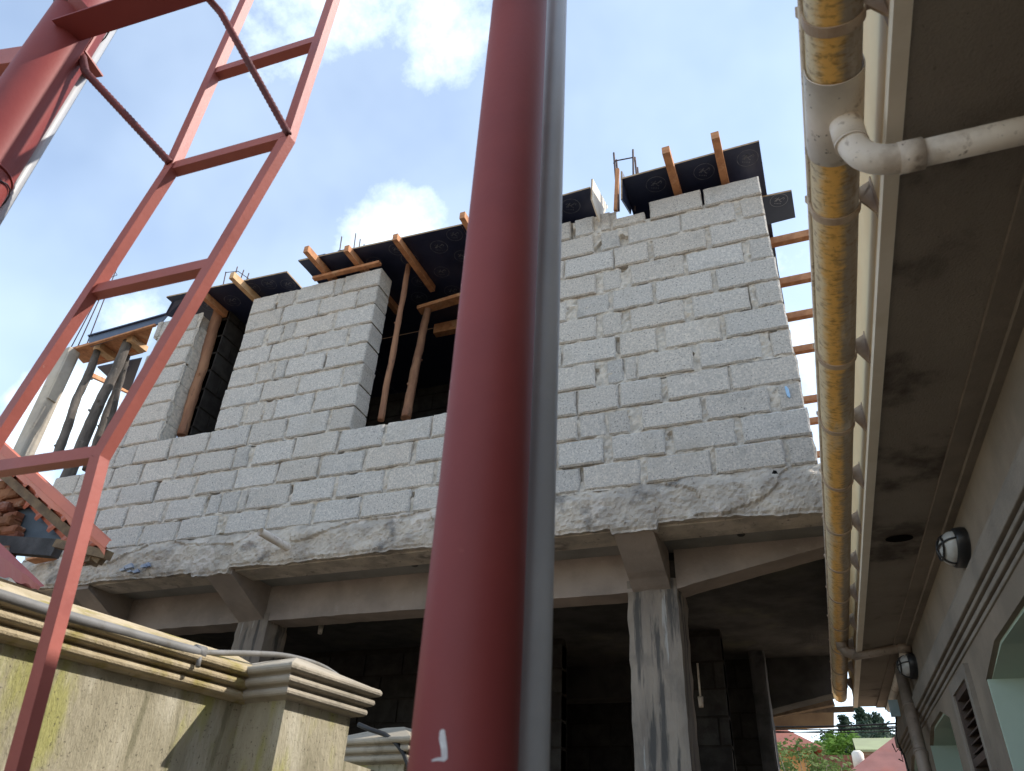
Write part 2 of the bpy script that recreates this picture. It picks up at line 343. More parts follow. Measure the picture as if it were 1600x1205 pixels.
# ================================================================ THE UNFINISHED BUILDING
YW = 4.27; Z0 = 3.723
def zk(k):
    T = [2.556 - .2155 * i for i in range(8)] + [.832, .620, .420, .220, .027]
    return Z0 + T[k]
B = thing('unfinished_building', (-3, 5, 0), 'two-storey unfinished building of bare grey concrete blocks under black formwork', 'building')
def rough_block(mb, x0, x1, z0, z1, y0, y1, rnd, chip=.006):
    nx = max(2, int((x1 - x0) / .04)); nzn = 5
    sd_ = rnd.random() * 100; dy = rnd.uniform(-.005, .005); tl = rnd.uniform(-.006, .006)
    bev = .011
    xs = [x0, x0 + bev] + [x0 + bev + (x1 - x0 - 2 * bev) * i / nx for i in range(1, nx)] + [x1 - bev, x1]
    zs = [z0, z0 + bev] + [z0 + bev + (z1 - z0 - 2 * bev) * i / nzn for i in range(1, nzn)] + [z1 - bev, z1]
    V = []; NX = len(xs); NZ = len(zs)
    for j, z in enumerate(zs):
        for i, x in enumerate(xs):
            edge = i in (0, NX - 1) or j in (0, NZ - 1)
            p = Vector((x, sd_, z))
            yy = y0 + dy + tl * (z - z0) / .2 + (.011 + fbm(p, 40, .004) if edge else fbm(p, 22, .0016))
            ox = fbm(p, 24, chip); oz = fbm(p + Vector((9, 9, 9)), 24, chip)
            if not edge: ox *= .6; oz *= .6
            V.append((x + ox, yy, z + oz))
    Fc = [(j * NX + i, j * NX + i + 1, (j + 1) * NX + i + 1, (j + 1) * NX + i) for j in range(NZ - 1) for i in range(NX - 1)]
    loop = [i for i in range(NX)] + [j * NX + NX - 1 for j in range(1, NZ)] + [(NZ - 1) * NX + i for i in range(NX - 2, -1, -1)] + [j * NX for j in range(NZ - 2, 0, -1)]
    b0 = len(V)
    n_ = len(loop)
    for k in loop: v = V[k]; V.append((v[0], y0 + dy + .03, v[2]))
    for k in loop: v = V[k]; V.append((v[0], y1, v[2]))
    for k in range(n_):
        k2 = (k + 1) % n_
        Fc.append((loop[k2], loop[k], b0 + k, b0 + k2)); Fc.append((b0 + k2, b0 + k, b0 + n_ + k, b0 + n_ + k2))
    Fc.append(tuple(b0 + n_ + k for k in range(n_)))
    mb.add(V, Fc)
# image columns of the block ends, course by course (1 = top)
C_ = {
 1: [(236, 250), (283, 307), (392, 430), (434, 460), (466, 520.6), (522, 536), (537.5, 595.6), (874, 891), (898, 927), (938, 953), (956, 1007), (1015, 1095.5), (1099.5, 1187)],
 2: [(385, 438), (441, 497), (499, 556), (559, 590), (874, 927), (938, 967), (981, 1062), (1064, 1148), (1157, 1192)],
 3: [(376, 411), (419, 440), (442.5, 459), (461.5, 520), (524, 584), (883, 958), (960, 1012), (1020, 1102), (1110, 1198)],
 4: [(367, 420), (422, 477), (479, 540), (545, 577), (866, 930), (941, 970), (985, 1068), (1073, 1160), (1171, 1205)],
 5: [(358, 400), (402, 427), (430, 445), (447, 505.6), (509, 570), (888, 889), (901, 951), (957, 1019), (1025, 1112), (1120, 1214)],
 6: [(347, 407), (409, 464), (466, 532), (535, 564), (870, 931), (940, 971), (985, 1068), (1082, 1170), (1182, 1220)],
 7: [(338, 376), (384, 409), (411, 427), (429, 487), (492, 557), (879, 961), (968, 1025), (1038.5, 1125), (1133, 1229)],
 8: [(180, 210), (211.6, 263), (267, 323), (327, 387), (390, 445), (449, 511), (516, 550), (860, 929), (948, 974), (996, 1082), (1093, 1189), (1205, 1237)],
 9: [(174, 217.5), (221.5, 273), (278, 302), (304, 363), (366, 387), (395, 457), (460, 525), (530, 597), (602, 672), (675, 740), (903, 966), (969, 1033), (1042, 1138), (1142, 1248)],
 10: [(140, 182), (185, 239.5), (243.5, 301), (307, 365), (367.5, 430), (434, 495), (500, 567), (572, 642), (650, 717), (905, 945), (948.5, 982), (1002, 1096), (1103, 1202), (1217, 1254)],
 11: [(150, 194), (197.6, 253), (259, 317), (323, 341), (343, 371), (373, 384), (386, 450), (456, 520), (526, 597.5), (605, 677.5), (682, 745), (872, 942), (956, 1039), (1052, 1149), (1160, 1267)],
 12: [(162, 217.5), (219.5, 275), (279, 337), (352.5, 414), (417.5, 485), (490, 561), (565, 640), (645, 718), (852, 905), (911, 1000), (1010, 1111), (1118, 1226), (1232, 1275)],
}
WX2 = (-3.18, -2.33)     # right window
XL = -5.80
rnd = random.Random(3)
bm_ = MB(); mo = MB()
def fill(lst, lo, hi):
    """complete a course between lo and hi with ordinary blocks where none was measured"""
    lst = sorted([list(i) for i in lst if i[1] > lo + .03 and i[0] < hi - .03]); o = []; cur = lo
    for a, b in lst + [[hi, hi]]:
        gap = a - cur
        while gap > .10:
            wd = min(.40, gap - .018) if gap < .62 else .40
            if wd < .05: break
            s0 = a - wd - .016 if gap >= .2 else cur + .008
            o.append([s0, s0 + wd]); a = s0; gap = a - cur
        if b > a or b == hi: pass
        cur = max(cur, b)
    o += [i for i in lst]
    return sorted(o)
for k in range(1, 13):
    zt, zb = zk(k - 1), zk(k); zm = (zt + zb) / 2
    iv = [(xof(a, zm, YW), xof(b, zm, YW)) for a, b in C_[k]]
    spans = []
    wl = -5.22; wr = -4.60 - (.0 if k % 2 else .02)
    if k <= 7: spans = [(XL + (.0 if k % 2 else .05), wl), (iv[[i for i, c in enumerate(C_[k]) if c[0] > 330][0]][0], WX2[0]), (WX2[1], .173)]
    elif k == 8: spans = [(XL - .05, WX2[0]), (WX2[1], .173)]
    else: spans = [(-6.35, .173)]
    for lo, hi in spans:
        L_ = fill(iv, lo, hi)
        for a, b in L_:
            a = max(a, lo - .01); b = min(b, hi + .01)
            if b - a < .035: continue
            q = rnd.random(); base = rnd.uniform(.955, 1.045)
            hdr = (b - a) < .26
            if hdr: base *= .93
            tw = rnd.uniform(-.018, .018)
            bm_.cur = (base * (1 + tw), base, base * (1 - tw * 1.2))
            top = zt - .007; bot = zb + .009
            if k == 1 and -1.0 < a < -.70 and b < -.4:        # broken blocks at the top of the right part
                top = zt - (.10 if a < -.75 else .09)
            if k == 1 and -4.6 < a < -4.3: top -= .03
            rough_block(bm_, a, b, bot, top, YW + (.004 if hdr else 0), YW + .20, rnd, .006 if not hdr else .009)
        # mortar body of the course, kept back from the faces
        x0, x1 = lo + .006, hi - .006
        n_ = max(2, int((x1 - x0) / .022)); m_ = 9
        V = []; tz = zt + (.004 if k > 1 and not (k == 9) else -.012); bz = zb - .004
        for j in range(m_ + 1):
            for i in range(n_ + 1):
                x = x0 + (x1 - x0) * i / n_; z = bz + (tz - bz) * j / m_
                d = .019 + fbm((x * 1.0, 5, z), 9, .014) + fbm((x, 2, z), 30, .011) + (.045 if noise.noise(Vector((x * 7, 11, z * 5))) > .42 else 0)
                zz = z + (fbm((x, 1, 7), 20, .01) if j == m_ and k == 1 else 0)
                V.append((x, YW + max(.0015, d), zz))
        Fc = [(j * (n_ + 1) + i, j * (n_ + 1) + i + 1, (j + 1) * (n_ + 1) + i + 1, (j + 1) * (n_ + 1) + i) for j in range(m_) for i in range(n_)]
        if k == 1:  # open joints between the blocks of the top course
            cc = lambda f: sum(V[i][0] for i in f) / 4
            def keep(f):
                x = cc(f); z = sum(V[i][2] for i in f) / 4
                if z > zb + .05 and x > -1.6: return not (-.30 < x < .17 or -.96 < x < -.60)
                return True
            Fc = [f for f in Fc if keep(f)]
            mo.add(V, Fc)
            tzz = zb + .05
        else:
            mo.add(V, Fc); tzz = tz
        mo.box((x0 + .004, YW + .05, bz), (x1 - .004, YW + .19, tzz - .012))
wallp = bm_.build('block_wall', M['block'], B)
mo.build('mortar', M['mortar'], wallp)
# a hole painted as a black plate at the foot of the wall, blue dab of plastic in the joint
h_ = at(1210, 744, y=YW - .012)
hm = MB(); hm.prism([h_ + Vector((x, 0, z)) for x, z in ((-.020, -.03), (.0, -.034), (.012, -.012), (.022, .01), (.016, .034), (.0, .04), (-.012, .02), (-.02, 0))], (0, .02, 0))
hm.build('wall_hole', M['hole'], B)
h_ = at(1231, 612, y=YW - .006)
hm = MB(); hm.prism([h_ + Vector((x, 0, z)) for x, z in ((-.008, -.03), (.006, -.045), (.010, -.02), (.008, .02), (-.004, .045), (-.013, .04), (-.012, 0))], (0, .02, 0))
hm.build('plastic_scrap', mat('blue_plastic', (.30, .50, .72), (.42, .6, .8), 30, .5, .1, 40), B)

# rough slab edge with torn plaster along the bottom
se = MB(); x0, x1 = -6.35, .205; n_ = 520; prof = 22
V = []
for i in range(n_ + 1):
    x = x0 + (x1 - x0) * i / n_
    zlow = 3.468 + fbm((x, 0, 0), 2.2, .010) + fbm((x, 3, 0), 14, .008) - .010 * max(0, noise.noise(Vector((x * 6, 1, 1)))) * 2
    if -1.08 < x < -.78 or -4.35 < x < -4.0: zlow = 3.432 + fbm((x, 3, 0), 20, .008)
    if x > -.3: zlow -= .045 * (x + .3) / .5
    ztop = Z0 + .035 + fbm((x, 8, 0), 5, .018)
    for j in range(prof + 1):
        t = j / prof; z = zlow + (ztop - zlow) * t
        bulge = -.024 + fbm((x, 4, z * 1.3), 3.0, .012) + fbm((x, 4, z), 11, .011) + fbm((x, 9, z), 36, .008)
        step = .018 if noise.noise(Vector((x * 1.6, 2, z * 3))) > .12 else 0
        y = YW + bulge - step * .9
        if t > .72: y += (t - .72) / .28 * .045
        if t < .06: y += .01
        V.append((x, y, z))
W_ = prof + 1
Fc = [(i * W_ + j, (i + 1) * W_ + j, (i + 1) * W_ + j + 1, i * W_ + j + 1) for i in range(n_) for j in range(prof)]
# underside lip and right end
b0 = len(V)
for i in range(n_ + 1):
    v = V[i * W_]; V.append((v[0], YW + .05 + fbm((v[0], 1, 1), 9, .02), v[2] + .006)); 
for i in range(n_): Fc.append((i * W_, b0 + i, b0 + i + 1, (i + 1) * W_))
se.add(V, Fc)
se.box((x0 + .01, YW + .03, 3.462), (x1 - .012, YW + .25, Z0 + .02))
slab = se.build('slab_edge', M['slab_edge'], B)
# floor slab body and its soffits
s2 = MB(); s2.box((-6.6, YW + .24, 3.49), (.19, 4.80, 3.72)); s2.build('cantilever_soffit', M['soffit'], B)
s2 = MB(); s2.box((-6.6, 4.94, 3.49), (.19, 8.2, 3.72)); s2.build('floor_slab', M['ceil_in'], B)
for u, v in ((648, 884), (1158, 836)):
    p = at(u, v, z=3.486); mk = MB(); mk.tube([p + Vector((0, 0, -.003)), p + Vector((0, 0, .002))], [.022, .026], 12); mk.tube([p + Vector((0, 0, -.007)), p + Vector((0, 0, -.002))], .009, 8)
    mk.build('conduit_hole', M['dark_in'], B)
# beams
def rough_bar(mb, x0, x1, y0, y1, zb0, zb1, zt):
    n_ = max(2, int((x1 - x0) / .05)); V = []
    for i in range(n_ + 1):
        t = i / n_; x = x0 + (x1 - x0) * t; zb_ = zb0 + (zb1 - zb0) * t + fbm((x, 5, 5), 6, .006)
        V += [(x, y0 + fbm((x, 1, zb_), 3, .006), zt), (x, y0 + fbm((x, 1, 0), 5, .006), (zt + zb_) / 2), (x, y0 + fbm((x, 9, 0), 7, .007), zb_), (x, y1, zb_), (x, y1, zt)]
    Fc = [(i * 5 + j, i * 5 + (j + 1) % 5, (i + 1) * 5 + (j + 1) % 5, (i + 1) * 5 + j) for i in range(n_) for j in range(5)]
    Fc += [(0, 4, 3, 2, 1), tuple(n_ * 5 + j for j in range(5))]
    mb.add(V, Fc)
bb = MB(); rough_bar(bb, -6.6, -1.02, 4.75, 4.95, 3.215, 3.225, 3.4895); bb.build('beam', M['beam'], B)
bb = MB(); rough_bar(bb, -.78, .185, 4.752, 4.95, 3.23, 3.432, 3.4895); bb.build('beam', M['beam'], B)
for xa, xb in ((-1.06, -.815), (-4.22, -3.985), (-5.62, -5.42)):
    br = MB(); n_ = 8
    for i in range(n_):
        t0, t1 = i / n_, (i + 1) / n_
        def sec(t):
            y = 4.275 + (4.76 - 4.275) * t; zl = 3.43 + (3.215 - 3.43) * t + fbm((xa, y, 3), 9, .006)
            return y, zl
        (ya, za), (yb, zb_) = sec(t0), sec(t1)
        br.hexa([(xa, ya, za), (xb, ya, za + .004), (xb, yb, zb_ + .004), (xa, yb, zb_), (xa, ya, 3.50), (xb, ya, 3.50), (xb, yb, 3.50), (xa, yb, 3.50)])
    br.build('bracket', M['beam'], B)
def rough_column(xa, xb, ya, yb, z0, z1, name='column', m='column', amp=.012):
    c = MB(); nz_ = int((z1 - z0) / .05); nn = 6; V = []
    per = [(xa + (xb - xa) * i / nn, ya) for i in range(nn)] + [(xb, ya + (yb - ya) * i / nn) for i in range(nn)] + [(xb - (xb - xa) * i / nn, yb) for i in range(nn)] + [(xa, yb - (yb - ya) * i / nn) for i in range(nn)]
    cx, cy = (xa + xb) / 2, (ya + yb) / 2
    for j in range(nz_ + 1):
        z = z0 + (z1 - z0) * j / nz_; top = max(0, 1 - (z1 - z) / .22)
        for x, y in per:
            a = amp * .6 + amp * 1.6 * top
            d = fbm((x * 1.0, y, z), 8, a) + fbm((x, y, z * 2), 22, a * .5)
            k = 1 - (.03 if ((x in (xa, xb)) and (y in (ya, yb))) else 0)
            V.append((cx + (x - cx) * (k + d / (xb - xa) * 1.5), cy + (y - cy) * (k + d / (yb - ya) * 1.5), z))
    n4 = 4 * nn
    c.add(V, [(j * n4 + i, j * n4 + (i + 1) % n4, (j + 1) * n4 + (i + 1) % n4, (j + 1) * n4 + i) for j in range(nz_) for i in range(n4)] + [tuple(nz_ * n4 + i for i in range(n4))])
    return c.build(name, M[m], B)
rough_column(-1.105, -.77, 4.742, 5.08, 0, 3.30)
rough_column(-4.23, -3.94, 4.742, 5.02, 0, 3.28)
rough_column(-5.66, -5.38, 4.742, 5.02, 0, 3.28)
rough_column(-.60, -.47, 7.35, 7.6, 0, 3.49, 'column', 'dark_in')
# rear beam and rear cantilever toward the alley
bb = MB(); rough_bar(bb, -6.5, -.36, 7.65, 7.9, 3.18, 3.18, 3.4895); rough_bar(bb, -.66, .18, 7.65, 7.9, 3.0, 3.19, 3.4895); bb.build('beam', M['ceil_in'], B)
# dim rooms behind the columns
iw = MB()
def blockwork(mb, A, Bp, zt, t=.15, dy=.2):
    A = Vector(A); Bp = Vector(Bp); d = (Bp - A); Ln = d.length; d.normalize(); nrm_ = Vector((-d.y, d.x, 0))
    row = 0; z = 0
    while z < zt - .05:
        x = -(.2 if row % 2 else 0)
        while x < Ln:
            a, b = max(0, x + .008), min(Ln, x + .412)
            if b - a > .04:
                q = rnd.uniform(.8, 1.15); mb.cur = (q, q, q); o = rnd.uniform(0, .006)
                p = [A + d * a - nrm_ * o, A + d * b - nrm_ * o, A + d * b + nrm_ * t, A + d * a + nrm_ * t]
                mb.hexa([(v.x, v.y, z + .01) for v in p] + [(v.x, v.y, min(zt, z + .205)) for v in p])
            x += .42
        z += .215; row += 1
    p = [A + nrm_ * .01, Bp + nrm_ * .01, Bp + nrm_ * (t - .01), A + nrm_ * (t - .01)]
    mb.cur = (.8, .75, .7); mb.hexa([(v.x, v.y, 0) for v in p] + [(v.x, v.y, zt) for v in p])
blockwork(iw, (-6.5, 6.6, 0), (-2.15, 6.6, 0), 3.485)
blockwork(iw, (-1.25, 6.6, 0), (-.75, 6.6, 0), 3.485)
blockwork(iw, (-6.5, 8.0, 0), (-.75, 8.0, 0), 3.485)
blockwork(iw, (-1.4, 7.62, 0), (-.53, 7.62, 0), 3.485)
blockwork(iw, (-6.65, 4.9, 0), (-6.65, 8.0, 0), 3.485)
iw.build('inner_wall', mat('shade_dark_blockwork', (.055, .05, .045), (.035, .03, .028), 8, .95, .6, 60, .1, tint=True), B)  # block colour lowered to paint in the deep shade of the rooms
# small bits hanging under the ceiling
for u, v, y in ((501, 983, 5.3), (1095, 1097, 6.5)):
    p = at(u, v, y=y); fx = MB(); fx.tube([p + Vector((0, 0, -.04)), p + Vector((0, 0, .04))], [.018, .022], 10); fx.tube([p + Vector((0, 0, .03)), p + Vector((0, 0, .3))], .008, 8)
    fx.build('lamp_holder', M['pipe_w'], B)
# upper floor: parapet run on the left, concrete pillar, balcony rim, dark inner face, roof beam behind
p1 = at(106, 548, y=4.30)
pc = MB()
def pilpt(u, v, y): return at(u, v, y=y)
xa, xb = at(94, 544, y=4.30).x, at(108, 544, y=4.30).x
yb_ = at(125, 551, x=xb).y + .02
pc.hexa([(xa, 4.30, 4.0), (xb, 4.30, 4.0), (xb, yb_, 4.0), (xa, yb_, 4.0), (xa, 4.30, 6.24), (xb, 4.30, 6.28), (xb, yb_, 6.28), (xa, yb_, 6.24)])
pil = pc.build('pillar', M['pillar'], B, bevel=.02)
pb = MB(); pb.box((xb - .002, 4.31, 5.60), (xb + .016, yb_ - .04, 6.2)); pb.build('mortar_patch', M['pillar'], pil)
pr = MB(); pr.box((-8.3, 5.9, 4.0), (-6.5, 6.05, 4.86)); pr.box((-8.35, 5.86, 4.86), (-6.0, 6.1, 4.90)); pr.build('rear_parapet', M['sheet'], B)
fs = MB(); fs.box((-8.4, YW + .05, 3.55), (-6.36, 6.1, 3.72)); fs.build('balcony_floor', M['soffit'], B)
# inner partition face and back walls of the upper floor (dark)
iu = MB()
def uw(a, b, zt=6.38):
    A = Vector(a); Bp = Vector(b); s0 = len(iu.v); blockwork(iu, (*a, 0), (*b, 0), zt - Z0)
    for i in range(s0, len(iu.v)): iu.v[i].z += Z0
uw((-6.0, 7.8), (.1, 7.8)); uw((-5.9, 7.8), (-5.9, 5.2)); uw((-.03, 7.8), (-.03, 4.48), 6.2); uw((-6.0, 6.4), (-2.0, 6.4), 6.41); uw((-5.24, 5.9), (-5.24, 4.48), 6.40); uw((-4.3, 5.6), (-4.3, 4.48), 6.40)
iu.build('inner_wall', bpy.data.materials['shade_dark_blockwork'], B)
# PVC stub sticking out of the slab edge
st = MB(); a = at(452, 857, y=YW); b = at(407, 831, y=YW - .30); st.tube([a + (a - b) * .3, b], .029, 18, cap=False); st.tube([b, a], .024, 18, cap=False)
n0 = len(st.f); st.build('drain_stub', M['pipe_w'], B)
# torn blue plastic and loose mortar lumps on the slab edge
a = at(205, 888, y=YW - .055)
for q in range(6):
    tp = MB(); c = a + Vector((rnd.uniform(-.16, .16), rnd.uniform(-.01, .01), rnd.uniform(-.025, .025))); s_ = rnd.uniform(.02, .05)
    tp.prism([c, c + Vector((s_ * 1.6, 0, s_ * .5)), c + Vector((s_ * 2.2, 0, -.3 * s_)), c + Vector((s_ * .8, 0, -s_ * .5))], (0, .02, 0))
    tp.build('torn_plastic', M['tarp'], B)

# ================================================================ FORMWORK: plywood, bearers, props (each a loose thing)
ZD = 6.42
def emblem(mb, c, r, ax, ay, nn):
    """ring with a cursive letter pair and a line of small strokes, as stencilled on the sheets"""
    ax = Vector(ax).normalized(); ay = Vector(ay).normalized(); nn = Vector(nn)
    def P_(x, y): return c + ax * (x * r) + ay * (y * r) + nn * .0018
    def stroke(pts, w_):
        for (x0_, y0_), (x1_, y1_) in zip(pts, pts[1:]):
            d = Vector((x1_ - x0_, y1_ - y0_)); n2_ = Vector((-d.y, d.x)).normalized() * w_ / 2
            mb.add([P_(x0_ + n2_.x, y0_ + n2_.y), P_(x0_ - n2_.x, y0_ - n2_.y), P_(x1_ - n2_.x, y1_ - n2_.y), P_(x1_ + n2_.x, y1_ + n2_.y)], [(0, 1, 2, 3)])
    K_ = 28
    stroke([(math.cos(2 * math.pi * k / K_), math.sin(2 * math.pi * k / K_)) for k in range(K_ + 1)], .055)
    stroke([(-.45, -.2), (-.3, .1), (-.1, .45), (-.2, .1), (-.3, -.2)], .09)
    stroke([(-.25, .05), (.1, .15), (.45, .5)], .09); stroke([(.0, .1), (.15, -.1), (.35, -.2)], .09)
    stroke([(.3, .5), (.55, .35), (.45, .15)], .07); stroke([(-.55, .2), (-.35, .35)], .07)
    for k in range(5): stroke([(-.4 + k * .17, -.42), (-.32 + k * .17, -.56)], .06)
def sheet(poly, z, label, marks=(), group='black plywood sheets of the roof formwork', th=.018, m='ply', z2=None):
    """flat plywood sheet given by plan corners, with a pale cut edge"""
    c = sum((Vector((p[0], p[1], z if len(p) < 3 else p[2])) for p in poly), Vector()) / len(poly)
    o = thing('plywood_sheet', c, label, 'plywood', group)
    P3 = [Vector((p[0], p[1], p[2] if len(p) > 2 else z)) for p in poly]
    s_ = MB(); s_.prism(P3, (0, 0, th)); s_.build('panel', M[m], o)
    e = MB(); n_ = len(P3)
    for i in range(n_):
        a, b = P3[i], P3[(i + 1) % n_]; d = (b - a).normalized(); nrm_ = Vector((d.y, -d.x, 0)) * .002
        for sg in (1, -1):
            q = nrm_ * sg
            mid = (a + b) / 2 + q * 5 - c
            if (mid.x ** 2 + mid.y ** 2) < (((a + b) / 2 - c).x ** 2 + ((a + b) / 2 - c).y ** 2): continue
            e.add([a + q + Vector((0, 0, .001)), b + q + Vector((0, 0, .001)), b + q + Vector((0, 0, th - .001)), a + q + Vector((0, 0, th - .001))], [(0, 1, 2, 3)])
    e.build('cut_edge', M['ply_edge'], o)
    if marks:
        xs_ = sorted(p[0] for p in poly)[:3]; ys_ = [p[1] for p in poly]
        for (u, v, r) in marks:
            p = at(u, v, z=z); r *= .8; k = MB()
            p.x = min(max(p.x, min(xs_) + r + .02), max(xs_) - r - .02); p.y = min(max(p.y, max(poly[0][1], poly[1][1]) + r + .015), max(ys_) - r - .02)
            emblem(k, p, r, (.93, .36, 0), (.36, -.93, 0), (0, 0, -1)); k.build('stencil', M['emblem'], o)
    return o
sheet([(-.86, 4.10), (.22, 4.08), (.235, 5.55), (-.86, 5.55)], ZD, 'black plywood soffit sheet over the right top corner of the block wall', [(1100, 268, .10), (1025, 288, .10), (1172, 246, .10)])
sheet([(-.86, 5.56), (.235, 5.56), (.33, 8.9), (-.86, 8.9)], ZD, 'dark plywood sheet seen edge-on past the right end of the wall', [(1226, 400, .10), (1222, 440, .09), (1228, 470, .09)])
sheet([(-2.32, 4.15), (-1.13, 4.11), (-1.13, 5.4), (-2.32, 5.4)], ZD + .003, 'black plywood sheet right of the thick red post, beside the upright pale offcut', [(890, 318, .10)])
sheet([(-3.98, 4.085), (-2.325, 4.15), (-2.325, 5.4), (-3.98, 5.4)], ZD, 'large black plywood sheet above the wide window, printed with many rings', [(560, 430, .09), (613, 380, .09), (640, 405, .10), (686, 386, .10), (706, 360, .09), (655, 440, .09), (655, 465, .10), (707, 455, .10), (585, 410, .09), (722, 400, .09), (690, 425, .09)])
sheet([(-4.178, 5.41), (-2.325, 5.41), (-2.325, 7.8), (-4.178, 7.8)], ZD, 'black plywood sheet deep inside the wide window behind the leaning props')
sheet([(-5.60, 5.91), (-4.182, 5.91), (-4.182, 7.8), (-5.60, 7.8)], ZD, 'black plywood sheet in the darkness far inside the narrow left window')
sheet([(-2.32, 5.41), (-1.13, 5.41), (-1.13, 7.8), (-2.32, 7.8)], ZD, 'inner black plywood sheet behind the thick red post')
sheet([(-5.60, 4.10), (-4.18, 4.17), (-4.18, 5.9), (-5.60, 5.9)], ZD - .01, 'black plywood sheet over the narrow left window, two rings beside its timber', [(363, 470, .10), (327, 478, .10), (415, 438, .09), (453, 444, .09), (355, 535, .10), (375, 430, .09)])
# tilted flap at the left rim of that sheet
a, b, c, d = at(258, 492, z=6.33), at(273, 464, z=6.43), at(296, 458, z=6.43), at(283, 500, z=6.33)
def flap(pts, label, m, th=(0, .015, 0), marks=None, em='emblem2', name='plywood_sheet', grp='upright plywood offcuts on the formwork', edge=True):
    c = sum((Vector(p) for p in pts), Vector()) / len(pts)
    o = thing(name, c, label, 'plywood', grp); s_ = MB(); s_.prism(pts, th); s_.build('panel', M[m], o)
    if marks:
        k = MB(); marks(k); k.build('stencil', M[em], o)
    if edge:
        n_ = len(pts); e = MB(); a_, b_ = Vector(pts[0]), Vector(pts[1]); t = Vector(th)
        out_ = ((a_ + b_) / 2 - c).normalized() * .002
        e.add([a_ + out_, b_ + out_, b_ + t + out_, a_ + t + out_], [(0, 1, 2, 3)]); e.build('cut_edge', M['ply_edge'], o)
    return o
flap([a, b, c, d], 'small dark flap of plywood hanging at the left rim of the left window sheet', 'ply')
flap([at(466, 408, z=6.43), at(490, 433, z=6.43), at(540, 432, z=6.43), at(508, 398, z=6.43)], 'grey-faced plywood strip at the left corner beside the wide sheet', 'ply_grey', th=(0, 0, .015))
# side stop-end at the gap over the right part (white edge) and the small board sticking out at the corner
X0 = at(924, 280, y=4.06).x
flap([at(u, v, x=X0) for u, v in ((924, 280), (923, 312), (935, 347), (948, 324))], 'pale upright plywood offcut standing in the gap of the deck', 'trim', th=(.012, 0, 0))
X0 = at(970, 300, y=4.08).x
flap([at(u, v, x=X0) for u, v in ((970, 268), (970, 312), (984, 335), (986, 300))], 'upright plywood edge left of the right-hand sheet, orange cut face outward', 'ply', th=(.012, 0, 0))
def mk(k):
    p = at(1217, 313, z=6.40); emblem(k, p, .07, (.93, .36, 0), (.36, -.93, 0), (0, 0, -1))
flap([at(1190, 309, z=6.402), at(1237, 299, z=6.402), at(1243, 340, z=6.402), at(1196, 352, z=6.402)], 'small blue-grey plywood board with a pale ring sticking out past the right wall corner', 'ply_grey', th=(0, 0, .018), marks=mk)
# balcony formwork: ledger board and plywood side
bo = thing('balcony_formwork', (-6.4, 4.5, 6.3), 'brown board soffit with grey plywood side over the left balcony opening', 'formwork')
bx = MB(); bx.prism([at(109, 546, z=6.29), at(240, 508, z=6.29), at(226, 548, z=6.29), at(130, 568, z=6.29)], (0, 0, .02)); bx.build('bottom_board', M['wood'], bo)
bx = MB(); A_ = at(137, 524, y=4.33); B2 = at(262, 490, y=4.33)
bx.prism([at(140, 541, y=4.31), at(250, 505, y=4.31), at(262, 491, y=4.31), at(138, 527, y=4.31)], (0, .018, 0)); bx.build('side_board', M['ply_grey'], bo)
bx = MB(); bx.bar(at(138, 525, y=4.30), at(262, 490, y=4.30), .02, .015); bx.build('cut_edge', M['ply'], bo)
for (a, b, w1, w2) in ((at(120, 545, y=4.30), at(243, 508, y=4.30), .03, .02), (at(150, 567, y=4.62), at(222, 548, y=4.62), .05, .03), (at(135, 583, y=4.95), at(205, 614, y=5.8), .05, .05)):
    bx = MB(); bx.bar(a, b, w1, w2); bx.build('batten', M['wood'], bo)
bx = MB(); bx.prism([at(152, 574, z=6.26), at(222, 560, z=6.26), at(203, 612, z=6.26), at(180, 600, z=6.26)], (0, 0, .015)); bx.build('panel', M['ply'], bo)

def bearer(p0, p1, label, w_=.05, h_=.075, m='wood', group='timber bearers under the formwork'):
    p0 = Vector(p0); p1 = Vector(p1)
    o = MB(); o.bar(p0, p1, w_, h_)
    ob = o.build('timber_bearer', M[m], None, base=p0, bevel=.003)
    return tag(ob, label, 'timber', group)
zb_ = ZD - .040
def by(u0, v0, y1, label, m='wood', w_=.05, z=zb_):
    p = at(u0, v0, z=z); bearer(p, (p.x + (y1 - p.y) * .02, y1, z), label, w_, .075, m)
by(478, 389, 5.0, 'leftmost of the two stub timbers resting on the central pier')
by(541, 388, 5.0, 'second stub timber on the central pier, just left of the wide window', 'wood')
by(617, 370, 4.80, 'long timber crossing over the wide window and carried by the tall brown prop', 'wood')
by(722, 336, 5.2, 'short timber end poking out just left of the thick red post')
by(1040, 234, 5.4, 'left one of the two thick timbers over the right top corner', w_=.06)
by(1117, 211, 5.4, 'right one of the two thick timbers over the right top corner, tallest in view', w_=.06)
by(362, 430, 4.9, 'timber resting on the left top corner of the central pier', 'wood_pale', z=zb_ - .01)
by(306, 450, 5.1, 'timber over the narrow left window carried by the stout pole', z=zb_ - .01)
# stop board lying on the pier top
bearer(at(490, 436, y=4.255) , at(594, 411, y=4.255), 'long orange board lying along the top of the central pier', .05, .03)
# bearers sticking out sideways past the right end
names = ['highest', 'second', 'third', 'fourth', 'fifth', 'sixth', 'lowest']
for i, (u, v) in enumerate([(1207, 380), (1220, 443), (1230, 497), (1240, 549), (1256, 626), (1267, 659), (1275, 711)]):
    p = at(u, v, z=zb_); bearer((p.x - 1.0, p.y, zb_), (1.0, p.y - .01, zb_), names[i] + ' cross timber between the right wall end and the gutter', .06, .075)
